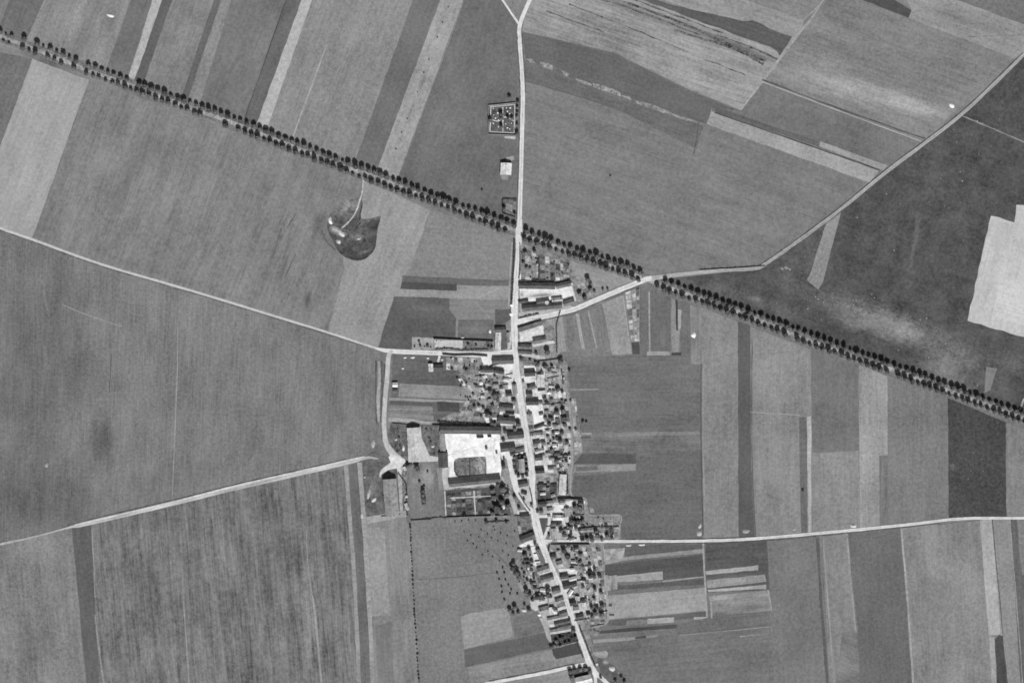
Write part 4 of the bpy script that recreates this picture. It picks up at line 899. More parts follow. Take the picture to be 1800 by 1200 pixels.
def infill(n, y0, y1, d0, d1, side):
    k = 0; tries = 0
    while k < n and tries < 400:
        tries += 1; y = irnd.uniform(y0, y1); x = street_x(y) + side * irnd.uniform(d0, d1); ln = irnd.uniform(5, 11)
        if any(math.hypot(x - a, y - b) < r + ln / 2 for a, b, r in taken): continue
        an = irnd.choice((-.12, -.05, .1, 1.5, -.3)) ; dx, dy = math.cos(an) * ln / 2, math.sin(an) * ln / 2
        BL.append((x - dx, y - dy, x + dx, y + dy, irnd.uniform(3.6, 6), irnd.choice((70, 88, 110, 150, 176, 196, 216, 226)), 'shed', None, {'eave': irnd.uniform(2.2, 3)})); taken.append((x, y, ln / 2 + 2)); k += 1
infill(18, 640, 732, 16, 66, -1); infill(14, 640, 740, 22, 60, 1); infill(15, 745, 830, 22, 56, 1); infill(12, 880, 948, 24, 84, 1); infill(12, 960, 1085, 18, 60, 1); infill(16, 965, 1105, 12, 44, -1); infill(6, 500, 545, 14, 90, 1); infill(4, 752, 800, 14, 34, -1); infill(5, 845, 895, 12, 40, 1)
place = {}
for i, b in enumerate(BL):
    if b[7]: continue
    cx, cy = (b[0] + b[2]) / 2, (b[1] + b[3]) / 2
    dx = cx - street_x(cy); half = abs(b[2] - b[0]) / 2
    key = ('east' if dx > 0 else 'west', 'fronting' if abs(dx) - half < 18 else 'set back from')
    place.setdefault(key, []).append((cy, i))
lab = {}
for key, lst in place.items():
    for k, (cy, i) in enumerate(sorted(lst)):
        b = BL[i]; ln = math.hypot(b[2] - b[0], b[3] - b[1])
        size = 'long ' if ln > 25 else 'small ' if ln < 11 else ''
        lab[i] = '%s%s-roofed %s %s the %s street side, %s from the avenue' % (size, tone(b[5]), b[6], key[1], key[0], ordn(k + 1))
brnd = random.Random(21)
for i, (x1, y1, x2, y2, w, g, kind, label, opt) in enumerate(BL):
    o = building(x1, y1, x2, y2, w, g, kind=kind, wallg=brnd.choice((130, 150, 170, 190)), rnd=brnd, **opt)
    tag(o, label or lab[i], {'church': 'chapel'}.get(kind, kind), 'farm and village buildings')

# ------------------------------------------------------------------ walls
def wall_line(pts, label, h=2.3, t=.5, g=150, name='wall', group='garden and boundary walls'):
    P = [Vector(W(*p)) for p in pts]; vs_ = []; fs = []
    n = len(P)
    for i, p in enumerate(P):
        a = P[max(0, i - 1)]; b = P[min(n - 1, i + 1)]; tt = (b - a).normalized(); nn = Vector((-tt[1], tt[0])) * t / 2
        for q in (p - nn, p + nn):
            vs_ += [(q[0], q[1], 0), (q[0], q[1], h)]
        # coping
    for i in range(n - 1):
        p = 4 * i; q = p + 4
        fs += [(p, q, q + 1, p + 1), (p + 3, q + 3, q + 2, p + 2), (p + 1, q + 1, q + 3, p + 3)]
    fs += [(0, 1, 3, 2), (4 * n - 4, 4 * n - 2, 4 * n - 1, 4 * n - 3)]
    c = sum((Vector((v[0], v[1])) for v in vs_), Vector((0, 0))) / len(vs_)
    root = empty(name, (c[0], c[1], 0))
    link('wall_body', mesh_from('wall_body', [(v[0] - c[0], v[1] - c[1], v[2]) for v in vs_], fs), wall_mat(g), root)
    cv = []; cf = []
    for i, p in enumerate(P):
        a = P[max(0, i - 1)]; b = P[min(n - 1, i + 1)]; tt = (b - a).normalized(); nn = Vector((-tt[1], tt[0])) * (t / 2 + .1)
        for q in (p - nn, p + nn): cv += [(q[0] - c[0], q[1] - c[1], h + .003)]
        cv += [(p[0] - c[0], p[1] - c[1], h + .22)]
    for i in range(n - 1):
        p = 3 * i; q = p + 3; cf += [(p, q, q + 2, p + 2), (p + 2, q + 2, q + 1, p + 1)]
    link('coping', mesh_from('coping', cv, cf), roof_mat(g - 24), root)
    tag(root, label, 'wall', group)
wall_line([(778, 623), (800, 625), (830, 624), (857, 626)], 'wall along the south side of the village lane', 3.6, .7, 120)
wall_line([(762, 595), (800, 597), (867, 600)], 'wall along the north side of the gardens above the lane', 3.0, .6, 110)
wall_line([(760, 747), (775, 748)], 'short wall joining the long farm barn to the west yard', 3, .6, 120)
wall_line([(690, 744), (716, 746)], 'low wall north of the broad white barn', 1.6, .5, 130)
wall_line([(968, 956), (1000, 956), (1036, 956)], 'wall along the south side of the east road', 3.2, .6, 110)
wall_line([(980, 877), (1000, 876), (1025, 878)], 'wall below the long white shed', 4.0, .7, 110)
wall_line([(1025, 878), (1027, 903)], 'wall running south from the corner below the white shed', 2.2, .5, 120)
wall_line([(782, 909), (830, 907), (893, 905)], 'wall closing the kitchen garden on the south', 2.4, .5, 120)
wall_line([(858, 186), (907, 181)], 'cemetery wall, north side', 2.2, .6, 190); wall_line([(907, 183), (906, 237)], 'cemetery wall, road side', 2.2, .6, 190)
wall_line([(906, 238), (858, 236)], 'cemetery wall, south side', 2.4, .6, 170); wall_line([(858, 235), (859, 188)], 'cemetery wall, field side', 2.2, .6, 180)
wall_line([(941, 636), (980, 631)], 'wall leading to the big tree east of the street', 2.2, .5, 120)
wall_line([(972, 800), (1000, 800)], 'wall across the gardens north of the church island, east side', 2.4, .5, 110)
wall_line([(944, 853), (979, 850)], 'wall on the north side of the dark garden', 2.6, .5, 110)
wall_line([(722, 914), (758, 912)], 'wall south of the round garden', 1.8, .5, 110)
wall_line([(883, 375), (906, 382)], 'wall below the small plot by the avenue', 2.0, .4, 110)
wall_line([(670, 907), (704, 903)], 'low wall at the south end of the big pale barn', 1.6, .5, 100)

wr = random.Random(88)
for side, zones in (('east', ((9, 642, 740, 20, 66), (8, 745, 830, 20, 60), (6, 880, 948, 24, 84), (8, 958, 1075, 14, 60))), ('west', ((10, 640, 735, 14, 76), (9, 962, 1105, 10, 40)))):
    lst = []
    for (n, y0, y1, d0, d1) in zones:
        for _ in range(n):
            y = wr.uniform(y0, y1); x = street_x(y) + (1 if side == 'east' else -1) * wr.uniform(d0, d1); lst.append((y, x, wr.uniform(8, 22), wr.choice((-.05, .03, -.12, 1.52, -.2))))
    for k, (y, x, ln, an) in enumerate(sorted(lst)):
        dx, dy = math.cos(an) * ln / 2, math.sin(an) * ln / 2
        wall_line([(x - dx, y - dy), (x, y + wr.uniform(-.4, .4)), (x + dx, y + dy)], 'low garden wall, %s from the avenue on the %s street side' % (ordn(k + 1), side), wr.uniform(1.5, 2.4), .45, wr.choice((120, 150, 180, 200)))

# ------------------------------------------------------------------ trees
def crown_mesh(seed, n=640, leaf=.2, flat=1.15, clumps=14):
    r = random.Random(seed); vs_ = []; fs = []
    cl = [(Vector((0, 0, .05)), .86)]
    for i in range(clumps):
        a = r.uniform(0, 2 * math.pi); h = r.uniform(-.75, .95); rad = math.sqrt(max(.05, 1 - h * h)) * r.uniform(.45, .72)
        cl.append((Vector((math.cos(a) * rad, math.sin(a) * rad, h * flat * .62)), r.uniform(.28, .46)))
    for i in range(n):
        c, cr = cl[r.randrange(len(cl))] if r.random() > .22 else cl[0]
        v = Vector((r.gauss(0, 1), r.gauss(0, 1), r.gauss(0, 1))).normalized() * cr * r.uniform(.75, 1.05)
        p = c + v
        nrm = (v.normalized() + Vector((r.uniform(-.6, .6), r.uniform(-.6, .6), r.uniform(-.3, .6)))).normalized()
        t = nrm.orthogonal().normalized(); b = nrm.cross(t); s = leaf * r.uniform(.6, 1.25)
        a = r.uniform(0, 6.28); t, b = t * math.cos(a) + b * math.sin(a), b * math.cos(a) - t * math.sin(a)
        k = len(vs_); vs_ += [tuple(p - t * s), tuple(p + b * s * .7), tuple(p + t * s), tuple(p - b * s * .7)]; fs.append((k, k + 1, k + 2, k + 3))
    return mesh_from('crown', vs_, fs)
def trunk_mesh(seed):
    r = random.Random(seed); vs_ = []; fs = []
    def limb(a, b, ra, rb):
        k = len(vs_); t = (b - a).normalized(); u = t.orthogonal().normalized(); w = t.cross(u)
        for p, rr in ((a, ra), (b, rb)):
            for i in range(6):
                an = i * math.pi / 3; q = p + (u * math.cos(an) + w * math.sin(an)) * rr; vs_.append(tuple(q))
        for i in range(6): fs.append((k + i, k + (i + 1) % 6, k + 6 + (i + 1) % 6, k + 6 + i))
    top = Vector((r.uniform(-.08, .08), r.uniform(-.08, .08), 1.0)); limb(Vector((0, 0, -.05)), top, .11, .08)
    for i in range(4):
        a = i * 1.57 + r.uniform(-.4, .4); limb(top * r.uniform(.8, 1), Vector((math.cos(a) * .5, math.sin(a) * .5, r.uniform(1.5, 2.0))), .06, .02)
    limb(top, Vector((0, 0, 2.2)), .07, .02)
    return mesh_from('trunk', vs_, fs)
CROWNS = [crown_mesh(100 + i) for i in range(7)]; TRUNKS = [trunk_mesh(200 + i) for i in range(4)]
BUSHES = [crown_mesh(300 + i, 260, .27, .8, 7) for i in range(4)]
LEAF_GARDEN = leaf_mat('garden_foliage', 120); LEAF_FRUIT = leaf_mat('orchard_foliage', 128)
CROWNS_G = [m.copy() for m in CROWNS]; CROWNS_O = [m.copy() for m in CROWNS[:3]]
for m in CROWNS_G: m.materials.append(LEAF_GARDEN)
for m in CROWNS_O: m.materials.append(LEAF_FRUIT)
for m in CROWNS: m.materials.append(LEAF)
for m in TRUNKS: m.materials.append(BARK)
for m in BUSHES: m.materials.append(LEAF_HEDGE)
trnd = random.Random(5)
def tree(name, x, y, r, label, group, tall=1.0, cat='tree', crowns=None):
    """r is the crown's radius in photo pixels"""
    rm = r * S; X, Y = W(x, y)
    t = empty(name, (X, Y, 0), trnd.uniform(0, 6.28))
    h = rm * .75 * tall + .5                    # clear stem
    tk = link('trunk', trnd.choice(TRUNKS), None, t); tk.scale = (rm * 1.1, rm * 1.1, h * .95)
    cr = link('crown', trnd.choice(crowns or CROWNS), None, t); cr.location = (0, 0, h + rm * .75 * tall); cr.scale = (rm * 1.02 * trnd.uniform(.92, 1.08), rm * 1.02 * trnd.uniform(.92, 1.08), rm * 1.05 * tall)
    tag(t, label, cat, group)
    return t
def bush(name, x, y, r, label, group, cat='shrub'):
    rm = r * S; X, Y = W(x, y)
    t = empty(name, (X, Y, 0), trnd.uniform(0, 6.28))
    st = link('stem', trnd.choice(TRUNKS), None, t); st.scale = (rm * .6, rm * .6, rm * .45)
    cr = link('foliage', trnd.choice(BUSHES), None, t); cr.location = (0, 0, rm * .75); cr.scale = (rm, rm * trnd.uniform(.85, 1.15), rm)
    tag(t, label, cat, group)

# the avenue: two rows
UP = [(0, 56), (44, 69), (90, 87), (135, 107), (180, 124), (245, 148), (337, 182), (423, 213), (537, 258), (603, 284), (672, 307), (743, 337), (810, 362), (857, 378), (905, 396), (920, 405), (962, 420), (1007, 437), (1053, 452), (1108, 470), (1132, 482), (1170, 494), (1227, 515), (1295, 540), (1397, 578), (1508, 620), (1600, 652), (1690, 687), (1777, 718), (1860, 750)]
LO = [(0, 71), (41, 85), (85, 101), (131, 120), (175, 137), (242, 161), (353, 203), (420, 229), (520, 268), (613, 303), (685, 331), (738, 349), (787, 366), (840, 388), (895, 409), (922, 420), (958, 433), (1025, 456), (1070, 472), (1117, 490), (1155, 503), (1177, 513), (1210, 525), (1243, 534), (1300, 557), (1370, 583), (1417, 602), (1523, 640), (1597, 667), (1667, 693), (1763, 727), (1860, 765)]
def row_y(T, x):
    for (xa, ya), (xb, yb) in zip(T, T[1:]):
        if xa <= x <= xb: return ya + (yb - ya) * (x - xa) / (xb - xa)
    return T[-1][1]
arnd = random.Random(9)
up = [(2, 4.4), (11, 2), (22, 3.8), (44, 5.2), (67, 5.2), (77, 2.4), (90, 5), (101, 3.2), (113, 5), (123, 3.2), (135, 4.8), (157, 4.6), (169, 4.4), (180, 4.2), (191, 3.4), (201, 4), (213, 4.4), (224, 4.2)]
lo = [(7, 3), (17, 2.8), (41, 4.4), (52, 2.8), (64, 5), (85, 4.4), (97, 3.8), (109, 4), (131, 5), (153, 4.6), (165, 3.2), (175, 4.2), (187, 3.2), (199, 4), (209, 4.2), (221, 4.6), (231, 3.4)]
def fill(x0, x1, step, lst, skip=()):
    x = x0
    while x < x1:
        if not any(a < x < b for a, b in skip):
            f = arnd.random()
            lst.append((x + arnd.uniform(-.8, .8), 3.7 + arnd.uniform(-.4, .4) if f < .18 else 4.85 + arnd.uniform(-.5, .6)))
        x += step
fill(246, 1806, 11.15, up, [(907, 917), (1137, 1163)]); fill(242, 1806, 11.15, lo, [(355, 392), (404, 412), (899, 917), (1124, 1150), (1380, 1397), (1565, 1578)])
def avenue_label(kind, x, lst):
    side = 'northern' if kind == 'u' else 'southern'
    if x < 910:
        k = sorted([q[0] for q in lst if q[0] < 910], reverse=True).index(x) + 1; return 'dark round avenue tree, %s in the %s row west of the crossroads' % (ordn(k), side)
    if x < 1145:
        k = sorted([q[0] for q in lst if 910 <= q[0] < 1145]).index(x) + 1; return 'dark round avenue tree, %s in the %s row between crossroads and fork' % (ordn(k), side)
    k = sorted([q[0] for q in lst if q[0] >= 1145]).index(x) + 1; return 'dark round avenue tree, %s in the %s row east of the forked road' % (ordn(k), side)
for kind, T, lst in (('u', UP, up), ('l', LO, lo)):
    for (x, r) in lst:
        tree('avenue_tree', x, row_y(T, max(0, x)) + 1.4 + arnd.uniform(-.7, .7), r * arnd.uniform(.93, 1.08), avenue_label(kind, x, lst), 'trees of the avenue', tall=arnd.uniform(.88, 1.12))

# garden and farm trees: x, y, crown radius in photo pixels
GT = [(924, 444, 5), (940, 441, 4.5), (920, 460, 3), (926, 470, 4), (932, 470, 3), (1033, 490, 5.6), (1038, 508, 4.6), (1028, 523, 5), (1019, 516, 5), (1045, 511, 3), (1060, 508, 3), (1068, 507, 2.6),
 (962, 618, 6.6), (943, 620, 3.6), (986, 633, 6), (947, 638, 3.2), (958, 643, 4.6), (916, 630, 4), (932, 632, 3), (941, 636, 3), (970, 643, 3.6), (1001, 650, 3.2), (865, 610, 3),
 (953, 653, 3.4), (981, 683, 5), (973, 684, 3.6), (967, 684, 3), (988, 687, 3.2), (862, 686, 5), (870, 694, 6), (866, 712, 4.4), (857, 728, 6), (862, 730, 5), (875, 704, 4), (930, 723, 3), (920, 669, 3), (988, 703, 3), (1003, 703, 2.6),
 (979, 723, 4.6), (990, 721, 5.4), (992, 735, 6), (980, 735, 4), (993, 746, 4.6), (1002, 753, 3), (1012, 753, 2.8), (1025, 741, 3.6), (1031, 741, 3), (911, 744, 6), (905, 753, 4), (888, 757, 4.4), (864, 742, 4.6), (870, 744, 4),
 (988, 759, 4), (973, 760, 3.6), (985, 774, 5), (997, 776, 3.8), (973, 770, 3), (970, 789, 3.6), (1001, 797, 2.8), (978, 809, 5.4), (996, 809, 3), (885, 772, 3.6), (886, 805, 3), (885, 818, 5.4), (873, 794, 2.6), (900, 797, 4), (955, 796, 3.6), (855, 786, 3),
 (866, 861, 5.4), (885, 858, 7), (891, 868, 7), (868, 873, 6), (893, 888, 6), (873, 891, 8), (881, 898, 6.4), (866, 901, 5), (882, 880, 6), (875, 850, 5), (905, 872, 4), (921, 876, 3), (934, 886, 3.2), (912, 891, 3.6), (952, 897, 4.6), (945, 897, 3.6),
 (1010, 889, 4.6), (1018, 890, 4), (1010, 903, 3), (1005, 916, 5.6), (1015, 916, 6.4), (1024, 914, 5), (1003, 925, 5), (1012, 924, 5), (1040, 946, 5.6), (1050, 940, 5.6), (1032, 946, 4.6), (1048, 932, 4.6), (1058, 946, 4), (1066, 940, 4), (1076, 944, 3.6),
 (855, 916, 4), (873, 915, 4), (890, 916, 3), (965, 938, 3), (981, 921, 4), (986, 931, 4.6), (992, 938, 5), (1002, 944, 4),
 (930, 963, 4), (922, 974, 4.4), (941, 954, 4), (944, 963, 3), (901, 997, 6.4), (908, 1005, 7.4), (912, 1013, 6), (903, 989, 5), (928, 991, 5.4), (935, 985, 4), (921, 990, 3), (934, 999, 4.4), (922, 1007, 3.2), (927, 1018, 3.4), (934, 1023, 4), (941, 1032, 4.6), (964, 1034, 5.4), (963, 1043, 4.6), (925, 1036, 5.4), (931, 1043, 5), (945, 1048, 5.4), (936, 1052, 4), (955, 1050, 4), (952, 1046, 4),
 (991, 966, 6), (996, 975, 4), (1005, 964, 3), (998, 980, 3.4), (1020, 973, 4), (1014, 982, 3), (1037, 991, 3.6), (1045, 999, 4), (1038, 1010, 6), (1044, 1011, 4.4), (1054, 1011, 4.4), (1025, 1029, 3.6), (1046, 1034, 4.6), (1057, 1039, 4), (1045, 1050, 4), (1030, 1050, 3),
 (930, 1071, 4.6), (922, 1061, 3), (905, 1066, 5.4), (911, 1075, 4.6), (896, 1070, 4.6), (902, 1076, 4), (1040, 1066, 4), (1058, 1063, 5.4), (1046, 1076, 5), (1058, 1078, 6.4), (1041, 1082, 4), (1050, 1066, 4), (972, 1066, 3.4),
 (744, 861, 5), (744, 868, 5.4), (745, 877, 5.6), (746, 884, 5), (717, 818, 5), (722, 814, 4.4), (732, 819, 5.6), (735, 825, 4.4), (738, 846, 3), (746, 853, 2.6), (752, 828, 2.4),
 (978, 1125, 4), (985, 1120, 4), (969, 1135, 4), (975, 1132, 3.4), (1008, 1106, 4.6), (1012, 1118, 4), (1001, 1127, 3.4), (994, 1129, 3.4), (985, 1133, 3), (1002, 1178, 5), (1010, 1175, 4.6), (1020, 1174, 4.6), (1030, 1173, 4.6), (1037, 1178, 4.6), (1004, 1188, 4.4), (1082, 1196, 4), (1092, 1188, 3.4), (1098, 1196, 3.6), (1056, 1188, 3.4),
 (904, 802, 3.4), (903, 811, 3.4), (905, 820, 3.6), (907, 829, 3.6), (911, 835, 3.8), (919, 836, 3.8), (926, 833, 3.8), (927, 825, 3.6), (926, 816, 3.6), (925, 807, 3.6), (923, 800, 3.6), (914, 801, 3.6),
 (838, 677, 3), (845, 660, 2.6), (852, 680, 3), (856, 668, 2.6), (832, 692, 3), (812, 672, 2.4), (820, 673, 2.4), (804, 664, 2.4), (795, 648, 3), (820, 650, 3.6), (870, 660, 3), (834, 714, 4), (842, 712, 3.4), (850, 716, 3.4), (846, 730, 3), (737, 599, 2.6), (739, 607, 2.6), (752, 607, 3.4), (729, 608, 2), (823, 604, 2.6), (837, 606, 2.6), (859, 609, 3.2)]
west = [t for t in GT if t[0] < street_x(t[1])]; east = [t for t in GT if t[0] >= street_x(t[1])]
for side, lst in (('west', west), ('east', east)):
    for k, (x, y, r) in enumerate(sorted(lst, key=lambda t: t[1])):
        sz = 'large' if r >= 5.4 else 'small' if r <= 3.2 else 'medium'
        tree('garden_tree', x, y + 1.4, r * .84, '%s dark garden tree, %s from the avenue on the %s side of the street' % (sz, ordn(k + 1), side), 'trees in the village gardens', tall=.88, crowns=CROWNS_G)
# cemetery trees
for k, (x, y, r, l) in enumerate([(881, 201, 3.8, 'tall dark cemetery tree in the middle, northern one'), (882, 208, 3.6, 'tall dark cemetery tree in the middle, southern one'), (862, 212, 4, 'dark cemetery tree leaning on the field-side wall'), (893, 207, 3, 'slim dark cemetery tree in the east half, western one'), (900, 208, 3, 'slim dark cemetery tree in the east half, eastern one'),
        (882, 223, 3.6, 'dark cemetery tree near the south path'), (911, 180, 3, 'roadside tree outside the cemetery, northernmost'), (910, 189, 3, 'roadside tree outside the cemetery, second from the north'), (910, 197, 3, 'roadside tree outside the cemetery, third from the north'), (909, 205, 3, 'roadside tree outside the cemetery, just above the gate'),
        (909, 219, 2.8, 'roadside tree outside the cemetery, just below the gate'), (909, 234, 3.6, 'roadside tree outside the cemetery, southernmost'), (896, 171, 3, 'lone tree in the field just north of the cemetery'), (886, 366, 3.4, 'tree on the west side of the small plot by the avenue'), (905, 375, 2.8, 'tree on the road side of the small plot by the avenue')]):
    tree('cemetery_tree', x, y + 1, r, l, 'trees round the cemetery', tall=1.2)
# orchard trees on the pasture
OR = [(884, 997), (874, 1006), (887, 1006), (878, 1018), (889, 1019), (913, 1020), (882, 1030), (894, 1028), (883, 1041), (897, 1043), (910, 1043), (887, 1053), (870, 931), (880, 936), (892, 941), (864, 945), (876, 950), (890, 955), (902, 960), (884, 968), (868, 925), (857, 938), (846, 930), (852, 952), (842, 944), (838, 962), (858, 968), (848, 975), (866, 978), (828, 940), (832, 955), (878, 985), (894, 975), (816, 934), (822, 950), (800, 916), (812, 915), (824, 914), (836, 914), (899, 1036), (905, 933)]
for k, (x, y) in enumerate(sorted(OR, key=lambda t: t[1])):
    tree('orchard_tree', x, y + 1, 2.0 if y > 990 else 1.35, 'small orchard tree on the pasture south of the farm, %s from the north' % ordn(k + 1), 'orchard trees on the pasture', tall=.8, crowns=CROWNS_O)
# shrubs along the field line south of the farm
HL = [(721, 922), (722, 940), (724, 980), (726, 1030), (729, 1080), (733, 1140), (737, 1206)]
k = 0; y = 922
while y < 1206:
    for (xa, ya), (xb, yb) in zip(HL, HL[1:]):
        if ya <= y <= yb: x = xa + (xb - xa) * (y - ya) / (yb - ya)
    k += 1; bush('shrub', x + trnd.uniform(-.5, .5), y, trnd.uniform(1.0, 2.4), '%s shrub from the north in the dotted line south of the farm' % ordn(k), 'shrubs in the dotted field line'); y += trnd.uniform(4.2, 8.6)
# lone bushes out in the fields
for (x, y, r, l) in ((788, 13, 1.3, '1st'), (778, 40, 1.5, '2nd'), (769, 66, 1.3, '3rd'), (754, 105, 1.3, '4th'), (745, 128, 1.3, '5th'), (734, 162, 1.2, '6th'), (716, 209, 1.3, '7th'), (706, 233, 1.3, '8th'), (696, 262, 1.4, '9th')):
    bush('stook', x, y, r, '%s dark heap from the top along the pale strip' % l, 'dark heaps on the pale strip', 'heap')
for (x, y, r, l) in ((1411, 861, 2.4, 'dark bush at the edge of the dark strip, east fields'), (1073, 309, 1.8, 'lone dark bush in the field east of the north road'), (847, 334, 2.4, 'low bush in the field west of the small plot')):
    bush('field_bush', x, y, r, l, 'lone bushes in the fields', 'bush')

# ------------------------------------------------------------------ hedges
def hedge(pts, w, h, label, seed, dens=9):
    r = random.Random(seed); P = [Vector(W(*p)) for p in pts]; vs_ = []; fs = []
    L = sum((b - a).length for a, b in zip(P, P[1:])); c = sum(P, Vector((0, 0))) / len(P)
    core = []
    for a, b in zip(P, P[1:]):
        seg = (b - a).length; t = (b - a) / seg; nn = Vector((-t[1], t[0])); n = int(seg * dens)
        for _ in range(n):
            u = r.uniform(0, seg); z = r.uniform(.1, 1) ** .7 * h * (1 + .2 * math.sin(u * .7 + seed)); s = r.uniform(-1, 1) * w * S / 2 * (1.1 - .5 * z / h)
            p = a + t * u + nn * s; q = Vector((p[0] - c[0], p[1] - c[1], z)); d1 = Vector((r.gauss(0, 1), r.gauss(0, 1), r.gauss(0, .6))).normalized(); d2 = d1.orthogonal().normalized(); ls = r.uniform(.35, .75)
            k = len(vs_); vs_ += [tuple(q - d1 * ls), tuple(q + d2 * ls * .8), tuple(q + d1 * ls), tuple(q - d2 * ls * .8)]; fs.append((k, k + 1, k + 2, k + 3))
    root = empty('hedge', (c[0], c[1], 0))
    link('foliage', mesh_from('foliage', vs_, fs), LEAF_HEDGE, root)
    tag(root, label, 'hedge', 'hedges')
hedge([(904, 420), (903, 460), (901, 500), (899, 535)], 3.6, 2.0, 'hedge on the west side of the street below the avenue', 1, 12)
hedge([(914, 428), (914, 460), (912, 490)], 1.6, 1.6, 'hedge on the east side of the street below the avenue', 2)
hedge([(947, 450), (948, 470), (947, 492)], 3, 2.2, 'hedge between garden beds north of the dark barn', 3)
hedge([(938, 493), (960, 493)], 4, 2.4, 'thick hedge along the north side of the dark barn', 4)
hedge([(985, 545), (978, 570), (979, 620)], 1.8, 1.6, 'hedge beside the first allotment strip', 5)
hedge([(766, 613), (790, 612), (812, 615), (850, 614), (864, 613)], 2.4, 1.8, 'ragged hedge on the north side of the village lane', 6)
hedge([(997, 834), (998, 868)], 2.6, 2.4, 'hedge east of the long white shed', 7)
hedge([(1004, 906), (1030, 926), (1060, 925), (1088, 925)], 2.4, 2.0, 'hedge through the gardens beside the east road', 8)
hedge([(1036, 1086), (1010, 1090)], 2.0, 1.6, 'short hedge at the lower gardens', 9)
hedge([(1018, 1098), (1028, 1124), (1040, 1155), (1047, 1170)], 2.2, 1.8, 'hedge on the east side of the street at the south end', 10)
hedge([(1006, 1108), (1016, 1132), (1025, 1155)], 2.2, 1.6, 'hedge on the west side of the street at the south end', 11)
hedge([(931, 856), (935, 875), (936, 892)], 2.0, 1.8, 'hedge along the east edge of the street island', 12)
hedge([(912, 866), (922, 884), (932, 897)], 1.8, 1.6, 'hedge along the west edge of the street island', 13)
hedge([(905, 906), (920, 905), (930, 904)], 2.2, 2.0, 'hedge north of the plot west of the green', 14)
hedge([(857, 917), (895, 915)], 1.6, 1.4, 'thin hedge above the orchard', 15)
hedge([(742, 912), (775, 908), (783, 910)], 1.6, 1.4, 'thin hedge between round garden and pasture', 16)
hedge([(1345, 467), (1300, 470), (1230, 474)], 1.4, 1.2, 'low hedge on the north side of the field road', 17)
hedge([(947, 551), (930, 554), (914, 559)], 2.2, 1.6, 'hedge beside the forked road where it leaves the street', 18)
hedge([(768, 740), (800, 742), (860, 746)], 3, 2.2, 'thick hedge north of the long farm barn', 19)
hedge([(700, 830), (714, 850), (716, 905)], 2.2, 1.8, 'hedge east of the big pale barn', 20)
hedge([(958, 725), (959, 737), (963, 738)], 2.6, 2, 'hedge on the garden side of the white yard', 21)
hedge([(973, 709), (994, 708)], 2, 2, 'straight hedge across the middle east gardens', 22)
hedge([(987, 648), (990, 676)], 2.4, 1.4, 'hedge beside the upper east gardens', 23)
hedge([(799, 812), (799, 828), (806, 837), (826, 836)], 1.2, .9, 'low planted edge round the west half of the farm lawn', 27, 14)
hedge([(826, 836), (826, 805)], 1.0, .8, 'low planted line across the middle of the farm lawn', 28, 14)
hedge([(883, 349), (908, 350)], 1.6, 1.6, 'hedge on the north side of the small plot by the avenue', 29)
hedge([(883, 350), (884, 375)], 1.6, 1.6, 'hedge on the field side of the small plot by the avenue', 30)
hedge([(966, 955), (964, 968)], 3, 2, 'hedge at the corner of the east road', 24)
hedge([(1003, 992), (1035, 994)], 3, 1.6, 'hedge below the dark bed south of the east road', 25)
hedge([(1040, 1100), (1062, 1096)], 1.4, 1.2, 'low hedge at the end of the lower gardens', 26)

# ------------------------------------------------------------------ heaps, graves and well
def heap(x, y, rx, ry, h, g, label, rz=0, name='chalk_heap', cat='heap', seed=0):
    r = random.Random(seed + x); X, Y = W(x, y); vs_ = [(0, 0, h)]; fs = []; n = 11
    for k, (s, z) in enumerate(((.35, .9), (.75, .45), (1.0, 0))):
        for i in range(n):
            a = 2 * math.pi * i / n; q = s * r.uniform(.82, 1.12); vs_.append((math.cos(a) * rx * S * q, math.sin(a) * ry * S * q, z * h * (r.uniform(.85, 1.1) if z else 0)))
    for i in range(n): fs.append((0, 1 + i, 1 + (i + 1) % n))
    for k in range(2):
        for i in range(n):
            a = 1 + k * n + i; b = 1 + k * n + (i + 1) % n; fs.append((a, a + n, b + n, b))
    o = link(name, mesh_from(name, vs_, fs), simple_mat('chalk', g, grain=.3, patch=.2, streak=0, psize=8)); o.location = (X, Y, .3); o.rotation_euler = (0, 0, -R(rz))
    for p in o.data.polygons: p.use_smooth = True
    tag(o, label, cat, 'pale heaps')
